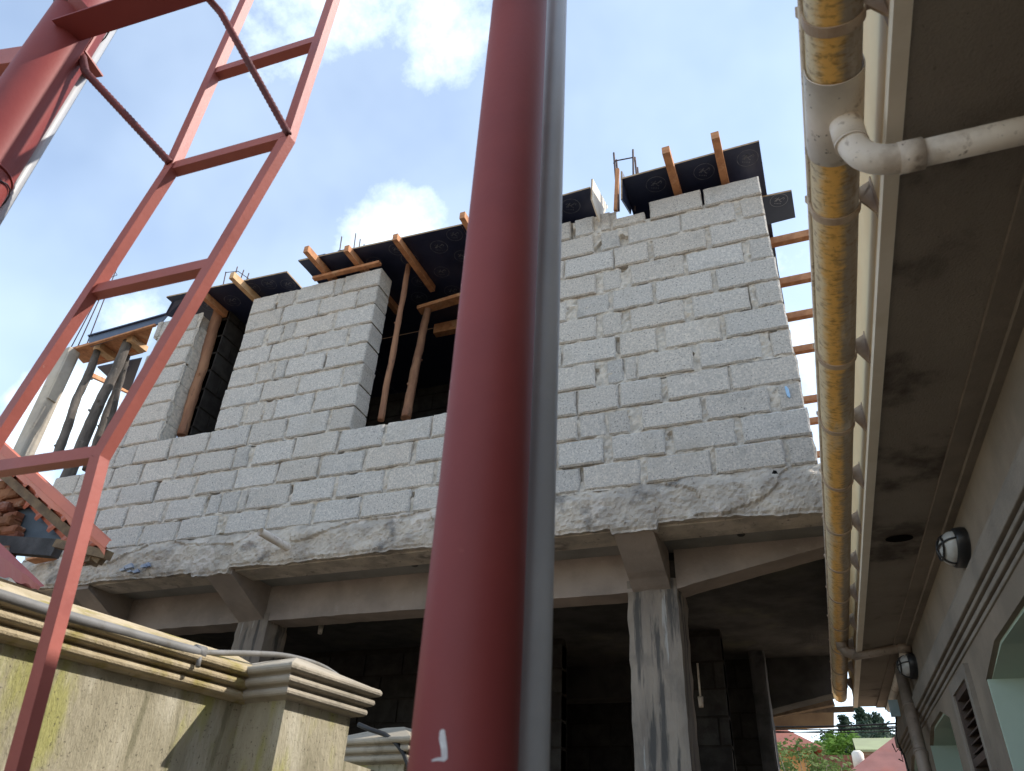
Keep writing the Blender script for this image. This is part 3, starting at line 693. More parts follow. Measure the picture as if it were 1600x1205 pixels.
# horizontal timbers inside
for (x0_, x1_, y_, z_, lb) in ((-3.15, -1.6, 5.35, 6.33, 'dim cross timber inside the wide window at the top'), (-3.2, -1.6, 6.1, 6.33, 'dark cross timber far inside the wide window'), (-5.4, -4.4, 5.75, 6.32, 'dim cross timber inside the narrow left window')):
    bearer((x0_, y_, z_), (x1_, y_, z_), lb, .08, .12, 'wood', 'dim cross timbers inside the rooms')

def prop(p0, p1, r0, r1, label, m='log_brown', knots=3, name='wooden_prop'):
    p0 = Vector(p0); p1 = Vector(p1); n_ = 34; pts = []; rs = []; sd_ = rnd.random() * 50
    side = Vector((1, 0, 0))
    for i in range(n_ + 1):
        t = i / n_; p = p0.lerp(p1, t) + Vector((fbm((t, sd_, 0), 3, .018), fbm((t, sd_, 9), 3, .018), 0)) * math.sin(math.pi * t)
        pts.append(p); rs.append((r0 + (r1 - r0) * t) * (1 + fbm((t * 3, sd_, 4), 5, .10)))
    o = MB(); o.tube(pts, rs, 12)
    for k in range(knots):
        i = rnd.randrange(4, n_ - 3); a_ = rnd.uniform(0, 6.28); d = Vector((math.cos(a_), math.sin(a_), .5)).normalized()
        o.tube([pts[i], pts[i] + d * rs[i] * 1.55], [rs[i] * .45, rs[i] * .22], 7)
    ob = o.build(name, M[m], None, base=p0)
    return tag(ob, label, 'prop', 'wooden props holding up the formwork')
prop(at(595, 657, y=4.46), at(640, 405, y=4.46), .027, .025, 'tall thin brown prop standing on the wide window sill')
prop(at(634, 654, y=4.62), at(670, 478, y=4.90), .042, .035, 'thicker leaning prop in the wide window, just left of the red post')
prop(at(284, 681, y=4.45), at(345, 478, y=4.45), .046, .055, 'stout brown pole standing in the narrow left window')
prop(at(84, 726, y=4.42), at(152, 549, y=4.42), .045, .038, 'grey bark pole standing next to the concrete pillar', 'log_grey')
prop(at(98, 762, y=4.42), at(200, 534, y=4.42), .060, .046, 'thickest dark bark pole in the middle of the balcony opening', 'log_grey', 5)
prop(at(163, 690, y=4.6), at(200, 556, y=4.6), .030, .026, 'thin crooked bark pole close to the left end of the block wall', 'log_grey', 5)
prop(at(135, 735, y=4.9), at(192, 580, y=4.9), .045, .04, 'dark pole half hidden behind the thickest bark pole', 'log_grey', 2)
prop(at(300, 640, y=5.6), at(352, 500, y=5.6), .07, .07, 'dark shadowy pole behind the stout one in the narrow left window', 'log_grey', 1)
for (u0, v0, lb) in ((150, 545, 'small wood pad on the head of the pole beside the pillar'), (200, 533, 'small wood pad on the head of the thickest bark pole')):
    p = at(u0, v0, y=4.38); o = MB(); o.box((p.x - .05, p.y, p.z), (p.x + .05, p.y + .22, p.z + .07)); tag(o.build('wood_pad', M['wood_pale'], None, base=p, bevel=.003), lb, 'wood block', 'wood pads on the prop heads')
o = MB(); p = at(690, 478, y=4.9); o.bar(at(655, 485, y=4.88), at(728, 463, y=4.88), .10, .04); tag(o.build('head_board', M['wood'], None, base=p), 'cross board on the head of the leaning prop in the wide window', 'timber')
o = MB(); a = at(352, 560, y=4.72); b = at(322, 640, y=4.72)
for q in range(2):
    o.bar(a + Vector((.0 + q * .02, -.03 * q, 0)), b + Vector((.02 - .05 * q, -.03 * q, -.05 * q)), .12, .02, up=(0, 1, 0))
tag(o.build('loose_planks', M['wood_dark'], None, base=b), 'grey planks leaning inside the narrow left window', 'planks')

def rebars(pts, label, hoops=(), r=.006, bend=None):
    base = Vector(pts[0][0]); o = thing('rebar_starter', base, label, 'rebar', 'rebar starters sticking up from columns')
    for a, b in pts:
        k = MB(); a = Vector(a); b = Vector(b); k.tube([a, (a + b) / 2 + Vector((rnd.uniform(-.01, .01), 0, 0)), b], r, 6); k.build('bar', M['rebar'], o)
    for h in hoops:
        k = MB(); k.tube([Vector(q) for q in h], r * .7, 6); k.build('stirrup', M['rebar'], o)
    return o
y_ = 5.2
rebars([(at(u0, v0, y=yy), at(u1, v1, y=yy)) for (u0, v0, u1, v1, yy) in ((100, 545, 170, 412, 4.40), (110, 545, 178, 418, 4.55), (120, 545, 182, 408, 4.40), (133, 545, 188, 406, 4.55))], 'tall thin rebar bundle above the concrete pillar at far left',
       [[at(166, 425, y=4.4), at(172, 434, y=4.55), at(183, 430, y=4.55), at(178, 421, y=4.4), at(166, 425, y=4.4)]])
rebars([(at(345, 470, y=5.2), at(353, 425, y=5.2)), (at(358, 470, y=5.2), at(371, 417, y=5.2)), (at(366, 470, y=5.3), at(381, 422, y=5.3)), (at(378, 460, y=5.2), at(389, 427, y=5.2))], 'short rebar cluster behind the pale timber left of the central pier',
       [[at(352, 426, y=5.2), at(372, 424, y=5.2), at(389, 436, y=5.2)]], .007)
rebars([(at(525, 440, y=5.4), at(534, 370, y=5.4)), (at(545, 440, y=5.4), at(556, 365, y=5.4)), (at(552, 440, y=5.4), at(563, 374, y=5.4)), (at(560, 440, y=5.5), at(569, 382, y=5.5))], 'short rebar cluster behind the big sheet, above the central pier', [[at(528, 392, y=5.4), at(552, 388, y=5.4)]], .007)
rebars([(at(963, 330, y=4.42), at(959, 239, y=4.42)), (at(967, 330, y=4.55), at(963, 250, y=4.55)), (at(992, 330, y=4.42), at(989, 234, y=4.42)), (at(998, 330, y=4.55), at(992, 246, y=4.55)), (at(1001, 330, y=4.6), at(996, 262, y=4.6))], 'rebar ladder with a link standing in the gap right of the grey pipe',
       [[at(959, 252, y=4.42), at(990, 246, y=4.42)], [at(959, 255, y=4.42), at(962, 258, y=4.55)], [at(990, 248, y=4.42), at(993, 250, y=4.55)]], .009)
k_ = rebars([(at(160, 700, y=5.9), at(163, 686, y=5.9)), (at(150, 703, y=5.9), at(156, 680, y=5.9)), (at(157, 702, y=5.9), at(160, 690, y=5.9))], 'tiny bent rebar hooks on the rear parapet by the ladder', [[at(150, 696, y=5.9), at(158, 690, y=5.9), at(164, 697, y=5.9)]], .007)
for (a, b, lb) in ((at(962, 330, y=4.38), at(965, 265, y=4.38), 'thin upright batten by the rebar ladder'),):
    o = MB(); o.bar(a, b, .03, .03); tag(o.build('batten', M['wood'], None, base=a), lb, 'timber')

# ================================================================ WATER TOWER (red posts, beams, ladder)
T = thing('steel_tower', (-1.0, .9, 0), 'red-painted steel tower with round posts, angle beams and a ladder', 'tower')
pa = atr(724, 1205, .97); rA = .0655
PA = Vector((-.409, .880, 0))
def vline(u, v, r): p = atr(u, v, r); return Vector((p.x, p.y, 0))
PA = vline(768, 600, .985)
mp_ = MB(); mp_.tube([PA + Vector((0, 0, z)) for z in (0, 1, 2, 3, 4, 4.6)], .0650, 64, smooth=True); post = mp_.build('post', M['red'], T)
PB = vline(60, 128, 1.93)
mp_ = MB(); mp_.tube([PB + Vector((0, 0, z)) for z in (0, 2, 4, 4.9)], .076, 48); mp_.tube([PB + Vector((0, 0, 3.05)), PB + Vector((0, 0, 3.056))], .079, 48); post2 = mp_.build('post', M['red'], T)
# handwritten white mark on the near post, following its curve
mkm = MB(); dirc = Vector((-PA.x, -PA.y, 0)).normalized(); a0 = math.atan2(dirc.y, dirc.x)
def onpost(u, v):
    # intersection of the pixel ray with the post's cylinder
    d = ray(u, v); R_ = .0655; fx, fy = -PA.x, -PA.y
    a_ = d.x ** 2 + d.y ** 2; b_ = 2 * (fx * d.x + fy * d.y); c_ = fx * fx + fy * fy - R_ * R_
    t = (-b_ - math.sqrt(b_ * b_ - 4 * a_ * c_)) / (2 * a_); return EYE + d * t
out1 = [(687, 1143), (691, 1139), (695, 1141), (697, 1155), (699, 1172), (699, 1186), (694, 1190), (684, 1189), (674, 1190), (675, 1187), (683, 1184), (690, 1183), (689, 1170), (686, 1156)]
vs = [onpost(*q) for q in out1]; c_ = [onpost(692, 1150), onpost(693, 1165), onpost(694, 1184)]
n_ = len(vs)
mkm.add(vs, [(0, 1, 2), (0, 2, 3), (0, 3, 13), (13, 3, 4), (13, 4, 12), (12, 4, 11), (4, 5, 11), (5, 6, 11), (6, 7, 11), (7, 10, 11), (7, 8, 10), (8, 9, 10)])
mkm.build('paint_mark', M['white_mark'], post)
# grey pipes strapped along both posts
def vpipe(u, v, r, rr, z1, nm='pipe'):
    p = vline(u, v, r); o = MB(); o.tube([p + Vector((0, 0, z)) for z in (0, 1.5, 3, z1)], rr, 24); return o.build(nm, M['conduit'], T)
pa_ = atr(826, 1205, 1.07); pb_ = atr(870, 0, 1.07); o = MB(); d_p = (pb_ - pa_) / (pb_.z - pa_.z)
o.tube([pa_ + d_p * (z - pa_.z) for z in (0, 1.5, 3, 4.6)], .0265, 24); o.build('pipe', M['conduit'], T)
vpipe(100, 160, 1.98, .021, 4.9)
for zz in (3.0, 3.75):
    wr = MB()
    wr.tube([PB + Vector((math.cos(a) * .08, math.sin(a) * .08, zz + .03 * math.sin(a * 2))) for a in [i * math.pi / 12 for i in range(-12, 9)]], .0022, 5)
    wr.build('tie_wire', M['black'], post2)
# beams between the posts (angle iron)
def onz(u, v, z): return at(u, v, z=z)
ZB = 3.60
bA = onz(120, 66, ZB); bB = onz(400, -22, ZB)
dr = (bB - bA).normalized()
o = MB(); o.angle(bA - dr * .02, bA + dr * 1.35, .075, .006, (0, 0, 1), (0, -1, 0)); o.build('beam', M['red'], T)
# plates meeting at the node: one to the left, one diagonal up-left
o = MB(); a = onz(133, 80, ZB - .01); b = onz(-120, 118, ZB - .01); o.angle(a, b, .085, .006, (0, 0, 1), (.3, 1, 0)); o.build('beam', M['red_angle'], T)
a = onz(137, 48, ZB + .04); b = onz(60, -40, ZB + .22)
o = MB(); o.angle(a, b, .06, .006, (1, -.4, 0), (0, 0, 1)); o.build('brace', M['red'], T)
# ladder
KR = atr(446, 212, 1.45); KL = atr(262, 262, 1.0); KL = at(262, 262, z=KR.z + .0)
rv = KL - KR
TR = at(516, -8, x=None, y=None, z=4.05); TR = Vector((KR.x, KR.y, 4.35)); TL = Vector((KL.x, KL.y, 4.35))
MR = atr(150, 712, 1.74); ML = MR + rv
BR = atr(15, 1215, 1.78)
BR = MR.lerp(BR, 1.15)
# foot of the left rail chosen parallel
BL = BR + rv
lad = MB()
we = .029
face = Vector((-rv.y, rv.x, 0)).normalized()
if face.y > 0: face = -face
acr = rv.normalized()
def rail(P0, P1, P2, P3_):
    o = MB()
    sh = acr * -.011
    o.angle(P0 + sh, P1 + sh, we, .004, face * -1, acr); o.angle(P1 + sh + (P2 - P1) * 0.001, P2 + sh + (P2 - P1) * .006, we, .004, face * -1, acr); o.angle(P2 + sh + (P3_ - P2) * 0.001, P3_ + sh, we, .004, face * -1, acr)
    return o.build('ladder_rail', M['red_angle'], ladder)
lm = MB(); lm.box(KR, KR + Vector((.001, .001, .001)))
ladder = bpy.data.objects.new('ladder', None); COL.objects.link(ladder); ladder.parent = T
rail(TR, KR, MR, BR)
rail(TL, KL, ML, BL)
def project(p):
    q = ROT.transposed() @ (p - EYE); return 800 + F * q.x / q.y, 602.5 - F * q.z / q.y
def on_rail(A, B_, v):
    lo, hi = 0., 1.
    for _ in range(40):
        m_ = (lo + hi) / 2
        if project(A.lerp(B_, m_))[1] < v: lo = m_
        else: hi = m_
    return A.lerp(B_, lo)
for (va, vb, up) in ((103, 70, True), (262, 228, True), (452, 414, False), (742, 715, False)):
    if up: a = on_rail(TL, KL, va); b = on_rail(TR, KR, vb); z = (a.z + b.z) / 2; a.z = b.z = z
    else: b = on_rail(KR, MR, vb) if vb < 700 else MR.copy(); a = b + rv
    o = MB(); o.angle(a + acr * -.002 - face * .006, b + acr * .004 - face * .004, .030, .004, (0, 0, 1), face * -1); o.build('ladder_rung', M['red_angle'], ladder)
# ribbed rebar struts tying the ladder to the beam
def ribbed(pts, r):
    P_ = [Vector(p) for p in pts]; out_ = []; rs = []
    for a, b in zip(P_, P_[1:]):
        n_ = max(2, int((b - a).length / .007))
        for i in range(n_): out_.append(a.lerp(b, i / n_)); rs.append(r * (1.16 if i % 2 else 1))
    out_.append(P_[-1]); rs.append(r)
    o = MB(); o.tube(out_, rs, 10); return o.build('strut', M['strut'], T)
ribbed([onz(128, 84, ZB - .005), onz(133, 112, ZB - .1), KL + Vector((0, 0, .02))], .0105)
ribbed([onz(322, -6, ZB + .03), onz(345, 20, ZB - .05), KR + Vector((.01, .0, .0))], .009)

# ================================================================ COMPOUND WALL
wa = rad(10); WD = Vector((math.sin(wa), math.cos(wa), 0)); WN = Vector((math.cos(wa), -math.sin(wa), 0))
J = Vector((-1.90, 2.25, 0))     # where the coping meets the pillar
CW = thing('compound_wall', (-2.1, 1.5, 0), 'moss-stained rendered compound wall with moulded coping and capped pillar', 'wall')
off = -.035
def cope_prof(ov, top, step, cap):
    # (outward, z) profile: three rolls stepping out, then a sloping cap
    p = [(-.20, top)]
    base = top
    z = top
    return p
def coping(mb, A, B_, out, z0, depth, back=.22, m=None, n_=24, ends=True, peak=.075):
    """three rolled bands stepping outward and a pitched cap, swept from A to B"""
    pr_ = [(-back, 0), (0.012, 0)]
    for k in range(3):
        cx = .012 + .016 * (k + 1); cz = .022 + k * .036; r = .0145
        pr_.append((cx - .012, cz - r - .002))
        for q in range(7):
            a = -math.pi / 2 + math.pi * q / 6; pr_.append((cx + math.cos(a) * r, cz + math.sin(a) * r))
        pr_.append((cx - .004, cz + r + .003))
    top = .022 + 2 * .036 + .016
    pr_ += [(.05, top + .004), (-depth, top + peak), (-back, top + peak - .01)]
    mb.sweep(pr_, Vector(A) + Vector((0, 0, z0)), Vector(B_) + Vector((0, 0, z0)), out, (0, 0, 1))
z0c = 2.085
wb = MB(); a = J - WD * 4.5 + WN * off; b = J + WD * .1 + WN * off
wb.hexa([(a - WN * .0), b, b - WN * .18, a - WN * .18] + [v + Vector((0, 0, z0c + .01)) for v in (a, b, b - WN * .18, a - WN * .18)])
a2 = J + WD * .35 + WN * off; b2 = J + WD * 1.2 + WN * off
wb.build('wall_body', M['cwall'], CW)
cp = MB(); coping(cp, J - WD * 4.5 + WN * off, J + WD * .06 + WN * off, WN, z0c, .12); cp.build('coping', M['coping'], CW)
# pillar: stands forward of the wall
PW = .30; PD = .23
pA = J + WD * .03 + WN * (off + .215)        # front near corner (plan)
pC = [pA, pA + WD * .33, pA + WD * .33 - WN * .45, pA - WN * .45]
pz = 2.10
pm = MB(); pm.hexa([v.copy() for v in pC] + [v + Vector((0, 0, pz + .01)) for v in pC]); pill = pm.build('pillar', M['cwall'], CW)
# pillar cap: rings of the same mouldings with a low pyramid
def pcap(mb, corners, z0):
    c = sum(corners, Vector()) / 4; ring = []
    prof = []
    for k in range(3):
        ox = .012 + .016 * (k + 1); cz = .022 + k * .036; r = .0145
        prof.append((ox - .012, cz - r - .002))
        for q in range(7):
            a = -math.pi / 2 + math.pi * q / 6; prof.append((ox + math.cos(a) * r, cz + math.sin(a) * r))
    prof = [(0, 0)] + prof + [(.045, .113), (-.14, .185)]
    ax = (corners[1] - corners[0]).normalized(); ay = (corners[0] - corners[3]).normalized()
    V = []
    for (o_, z) in prof:
        for i, (sx_, sy_) in enumerate(((-1, 1), (1, 1), (1, -1), (-1, -1))):
            V.append(corners[i] + ax * sx_ * o_ + ay * sy_ * o_ + Vector((0, 0, z0 + z)))
    Fc = [(j * 4 + i, j * 4 + (i + 1) % 4, (j + 1) * 4 + (i + 1) % 4, (j + 1) * 4 + i) for j in range(len(prof) - 1) for i in range(4)]
    n_ = len(prof); Fc.append(tuple((n_ - 1) * 4 + i for i in range(4)))
    mb.add(V, Fc)
cp = MB(); pcap(cp, pC, pz - .012); cp.build('pillar_cap', M['coping2'], pill)
# farther pillar and wall run
p2 = at(578, 1195, z=1.95); p2 = Vector((p2.x, p2.y, 0))
q0 = at(632, 1193, y=3.35)
FA = Vector((q0.x, 3.35, 0)); pC2 = [FA - WN * .30 , FA, FA + WD * .3, FA + WD * .3 - WN * .30]
# order: near-left, near-right ... rotate so corner[0] is front near
pC2 = [FA, FA + WD * .36, FA + WD * .36 - WN * .40, FA - WN * .40]
zc2 = project(Vector((q0.x, 3.35, 2.1)))
z2 = at(628, 1190, y=3.35).z
pm = MB(); pm.hexa([v.copy() for v in pC2] + [v + Vector((0, 0, z2 + .01)) for v in pC2]); pill2 = pm.build('pillar', M['cwall'], CW)
cp = MB(); pcap(cp, pC2, z2 - .01); cp.build('pillar_cap', M['coping2'], pill2)
wb = MB(); a = pC[1] - WN * .22; b = pC2[0] - WN * .1; zt2 = z2 - .05
wb.hexa([a, b, b - WN * .16, a - WN * .16] + [v + Vector((0, 0, zt2)) for v in (a, b, b - WN * .16, a - WN * .16)])
a = pC2[1] - WN * .05; b = a + WD * 1.2 + WN * .5
wb.hexa([a, b, b - WN * .16, a - WN * .16] + [v + Vector((0, 0, zt2)) for v in (a, b, b - WN * .16, a - WN * .16)])
wb.build('wall_body', M['cwall'], CW)
# grey conduit lying on the coping
# the conduit rests on the front lip of the coping, then crosses the pillar cap
def oncap(u, v, o_=.062):
    d = ray(u, v); q = J + WN * (off + o_); return EYE + d * (WN.dot(q - EYE) / WN.dot(d))
cd = MB(); pts = [oncap(u, v) for u, v in ((-60, 912), (0, 931), (100, 962), (200, 990), (300, 1017))]
pts += [oncap(330, 1020, .05), oncap(390, 1021, .02), oncap(440, 1024, 0), oncap(480, 1033, 0), oncap(510, 1045, 0), oncap(538, 1064, 0)]
sm = []
for i in range(len(pts) - 1):
    p0, p1, p2_, p3 = pts[max(i - 1, 0)], pts[i], pts[i + 1], pts[min(i + 2, len(pts) - 1)]
    for k in range(6):
        t = k / 6; sm.append(.5 * ((2 * p1) + (p2_ - p0) * t + (2 * p0 - 5 * p1 + 4 * p2_ - p3) * t * t + (3 * p1 - p0 - 3 * p2_ + p3) * t ** 3))
rs = [.0165 if i < 26 else .010 for i in range(len(sm))]
CD = thing('conduit', sm[0], 'grey plastic conduit lying along the top of the compound wall', 'conduit')
cd.tube(sm, rs, 14); cd.build('pipe', M['conduit2'], CD)
cd = MB(); a = oncap(314, 1019); cd.tube([a + Vector((-.012, -.02, 0)), a + Vector((.0, .016, 0))], .021, 14); cd.tube([a, a + Vector((.012, -.01, -.05))], .008, 8); cd.build('clip', M['conduit2'], CD)
cd = MB(); pts = [at(u, v, y=3.3) for u, v in ((560, 1132), (578, 1140), (600, 1147), (618, 1160), (630, 1176), (638, 1196), (642, 1215))]
cd.tube(pts, .011, 8); tag(cd.build('black_hose', M['cable'], None, base=pts[0]), 'black hose looping over the far wall pillar', 'hose')

# ================================================================ OLD HOUSE ROOFS ON THE LEFT
OH = thing('old_brick_house', (-4.6, 3.3, 0), 'old brick house with orange-red corrugated roof at the left edge', 'house')
def corrug(name, A, B_, depth, m, th=.006, pitch=.155, ridge=.022):
    """profiled roof sheet: A->B runs down the verge, depth goes back along +Y"""
    A = Vector(A); B_ = Vector(B_); d = (B_ - A); Ln = d.length; d.normalize(); n_ = Vector((-d.z, 0, d.x)); n_ = n_ if n_.z > 0 else -n_
    o = MB(); V = []
    return o
def roofsheet(P0, P1, y0, y1, m, name='roof_sheet', r=.020):
    """sheet whose ribs run down the slope; P0 top, P1 bottom (x,z)"""
    dx, dz = P1[0] - P0[0], P1[1] - P0[1]; Ln = math.hypot(dx, dz); nx_, nz_ = -dz / Ln, dx / Ln
    if nz_ < 0: nx_, nz_ = -nx_, -nz_
    o = MB(); prof = []
    y = y0
    while y < y1:
        prof += [(y, 0), (y + .09, 0), (y + .105, r), (y + .14, r), (y + .155, 0)]; y += .16
    V = []
    for t in (0, 1):
        for (yy, h) in prof: V.append((P0[0] + dx * t + nx_ * h, yy, P0[1] + dz * t + nz_ * h))
    for t in (0, 1):
        for (yy, h) in prof: V.append((P0[0] + dx * t + nx_ * (h + .003), yy, P0[1] + dz * t + nz_ * (h + .003)))
    n_ = len(prof)
    Fc = [(i, i + 1, n_ + i + 1, n_ + i) for i in range(n_ - 1)] + [(2 * n_ + i, 3 * n_ + i, 3 * n_ + i + 1, 2 * n_ + i + 1) for i in range(n_ - 1)] + [(n_ + i, n_ + i + 1, 3 * n_ + i + 1, 3 * n_ + i) for i in range(n_ - 1)]
    o.add(V, Fc); return o
def P3(u, v, y=3.0): return at(u, v, y=y)
a = P3(-60, 628); b = P3(172, 846)
# roof verge: seen from below, ribs parallel to the building front, stepping with small waves
def waveverge(u0, v0, u1, v1, wpx, y, depth, m, label_m=None, amp=.012):
    A = at(u0, v0, y=y); Bq = at(u1, v1, y=y); d = Bq - A; Ln = d.length; d.normalize(); nn = Vector((0, -1, 0)).cross(d)
    if nn.z < 0: nn = -nn
    # trapezoid waves across d; ribs run in the direction e (towards the back and up a little)
    e = Vector((-.9, .40, .0)).normalized()
    o = MB(); prof = []; s_ = 0; low = -wpx
    while s_ < Ln:
        prof += [(s_, 0), (s_ + .115, -.004), (s_ + .13, -.032), (s_ + .165, -.032), (s_ + .18, 0)]; s_ += .195
    prof = [(min(x, Ln), h) for x, h in prof]
    V = [A + d * x + nn * h for x, h in prof] + [A + d * x + nn * h + e * depth for x, h in prof] + [A + d * x + nn * (h + .004) for x, h in prof] + [A + d * x + nn * (h + .004) + e * depth for x, h in prof]
    n_ = len(prof)
    Fc = []
    for i in range(n_ - 1):
        Fc += [(i, i + 1, n_ + i + 1, n_ + i), (2 * n_ + i, 3 * n_ + i, 3 * n_ + i + 1, 2 * n_ + i + 1), (i, 2 * n_ + i, 2 * n_ + i + 1, i + 1)]
    o.add(V, Fc); return o, A, Bq, d, nn
# top band: barge flashing (flat orange strip) with the sheet ends below it
fl = MB(); A0, B0 = at(-60, 632, y=2.97), at(171, 846, y=2.97); A1, B1 = at(-60, 668, y=2.98), at(163, 868, y=2.98); 
nseg = 30
V = []
for i in range(nseg + 1):
    t = i / nseg; p = A0.lerp(B0, t); q = A1.lerp(B1, t); wv = .014 * (1 if (i % 6) in (4, 5) else 0)
    mid = p.lerp(q, .55) + Vector((0, -.012, 0))
    V += [p + Vector((-.02, .03, .02)), p, mid, mid + Vector((0, .006, -.004)), q + Vector((0, 0, wv))]
Fc = [(i * 5 + j, i * 5 + j + 1, (i + 1) * 5 + j + 1, (i + 1) * 5 + j) for i in range(nseg) for j in range(4)]
fl.add(V, Fc)
rf = fl.build('barge_flashing', M['roofred'], OH)
o, A_, B_, d_, nn_ = waveverge(-60, 650, 168, 856, 1, 3.0, .35, 'roofred'); o.build('roof_sheet', M['roofred'], OH)
o = MB(); o.bar(at(-60, 684, y=3.05), at(160, 876, y=3.05), .055, .04, up=(0, 1, 0)); o.bar(at(60, 800, y=3.5), at(150, 880, y=3.5), .05, .05); o.build('rafter', M['wood_dark'], OH)
o = MB(); o.bar(at(90, 850, y=3.02), at(170, 868, y=3.02), .05, .05); o.bar(at(110, 880, y=3.4), at(150, 872, y=3.05), .06, .05); o.build('purlin', M['wood_dark'], OH)
o = MB(); o.prism([at(20, 755, y=3.18), at(60, 770, y=3.18), at(135, 848, y=3.18), at(0, 846, y=3.18)], (0, .02, 0)); o.build('gable_sheet', M['sheet'], OH)
o = MB(); o.bar(at(-20, 850, y=3.14), at(92, 858, y=3.14), .06, .11, up=(0, 0, 1)); o.build('tie_beam', M['dark_in'], OH)
# broken brick gable wall
o = MB(); P0 = at(-30, 765, y=3.12)
for row in range(12):
    v0 = 758 + row * 11
    for k in range(3):
        q = rnd.uniform(.8, 1.2); o.cur = (q, q * rnd.uniform(.85, 1.05), q * .9)
        u0 = -55 + k * 32 + (row % 2) * 12; right = u0 + 29 + rnd.uniform(-5, 5)
        if right > 36 - row * 2 + rnd.uniform(-6, 8): right = 34 - row * 2.4 + rnd.uniform(-8, 6)
        if right - u0 < 8: continue
        a = at(u0, v0, y=3.12); b = at(right, v0 + 9.5, y=3.12)
        rough_block(o, a.x, max(b.x, a.x + .05), b.z, a.z, 3.10 + rnd.uniform(-.03, .02), 3.17, rnd, .010)
o.build('brick_gable', M['redbrick'], OH)
# lower roof
o = MB(); A0, B0 = at(-60, 790, y=2.85), at(70, 916, y=2.85); A1, B1 = at(-60, 880, y=2.85), at(60, 922, y=2.85)
V = []
for i in range(25):
    t = i / 24; p = A0.lerp(B0, t); q = A1.lerp(B1, t) + Vector((0, 0, .012 if (i % 5) < 2 else 0)); V += [p + Vector((-.3, .1, .03)), p, p.lerp(q, .35) + Vector((0, -.012, 0)), q]
o.add(V, [(i * 4 + j, i * 4 + j + 1, (i + 1) * 4 + j + 1, (i + 1) * 4 + j) for i in range(24) for j in range(3)]); o.build('lower_roof', M['roofred2'], OH)
o = MB(); o.bar(at(-40, 900, y=2.95), at(62, 936, y=2.95), .08, .07); o.box((-5.6, 3.4, 0), (-4.3, 3.55, 2.9)); o.build('house_wall', M['wood_dark'], OH)
# loose timber lying on the slab end behind
bearer(at(48, 877, y=4.2), at(82, 870, y=4.2), 'short reddish board lying on the slab end behind the lower red roof', .10, .02)
prop(at(42, 905, y=4.35), at(60, 862, y=4.35), .045, .045, 'cut log stub standing on the slab end at far left', 'log_grey', 0)
prop(at(66, 895, y=4.35), at(76, 865, y=4.35), .04, .04, 'smaller cut log stub beside the loose board at far left', 'log_grey', 0)

# ================================================================ HOUSE ON THE RIGHT
HA = rad(1.1); HX = Vector((math.cos(HA), math.sin(HA), 0)); HY = Vector((-math.sin(HA), math.cos(HA), 0))
def H(x, y, z): return HX * x + HY * y + Vector((0, 0, z))
RH = thing('rendered_house', H(1.2, 3, 0), 'brown-rendered house with deep stained eaves, cream fascia and pale green window reveals', 'house')
YA, YB = -1.6, 7.05
ZS = 2.93
def hbox(mb, a, b):
    (x0, y0, z0), (x1, y1, z1) = a, b
    mb.hexa([H(x0, y0, z0), H(x1, y0, z0), H(x1, y1, z0), H(x0, y1, z0), H(x0, y0, z1), H(x1, y0, z1), H(x1, y1, z1), H(x0, y1, z1)])
def xw(y): return .69 - .02 * (y - 2)
o = MB(); hbox(o, (.342, YA, ZS + .018), (.362, YB, ZS + .30)); o.build('fascia', M['fascia'], RH)
o = MB(); hbox(o, (.330, YA, ZS - .004), (.362, YB, ZS + .020)); hbox(o, (.336, YA, ZS + .020), (.345, YB, ZS + .05)); o.build('drip_trim', M['trim'], RH)
# eave soffit with gentle unevenness
o = MB(); V = []; nx, ny = 8, 120
for j in range(ny + 1):
    for i in range(nx + 1):
        y = YA + (YB - YA - .02) * j / ny; x = .362 + (xw(y) - .09 - .362) * i / nx
        V.append(H(x, y, ZS + fbm((x, y, 0), 3, .004)))
o.add(V, [(j * 9 + i, (j + 1) * 9 + i, (j + 1) * 9 + i + 1, j * 9 + i + 1) for j in range(ny) for i in range(nx)])
o.build('soffit', M['hsoffit'], RH)
o = MB()
V = [];
def hquad(mb, y0, y1, xa0, xb0, za, zb2):
    """band following the wall line between offsets from the wall face"""
    p = [H(xw(y0) + xa0, y0, za), H(xw(y0) + xb0, y0, za), H(xw(y1) + xb0, y1, za), H(xw(y1) + xa0, y1, za)]
    mb.hexa(p + [v + Vector((0, 0, zb2 - za)) for v in p])
hquad(o, YA, YB - .02, -.092, -.01, ZS - .012, ZS + .06); hquad(o, YA, YB - .02, -.03, .01, ZS - .028, ZS + .02); o.build('eave_cove', M['cornice'], RH)
# hollow smudge in the soffit (ventilation slot)
p = H(0, 0, 0); o = MB()
c = at(1405, 841, z=ZS - .004); o.prism([c + Vector((math.cos(a) * .055, math.sin(a) * .035, 0)) for a in [k * math.pi / 7 for k in range(14)]], (0, 0, -.004)); o.build('soffit_vent', M['hole'], RH)
c = at(1358, 1095, z=ZS - .004)
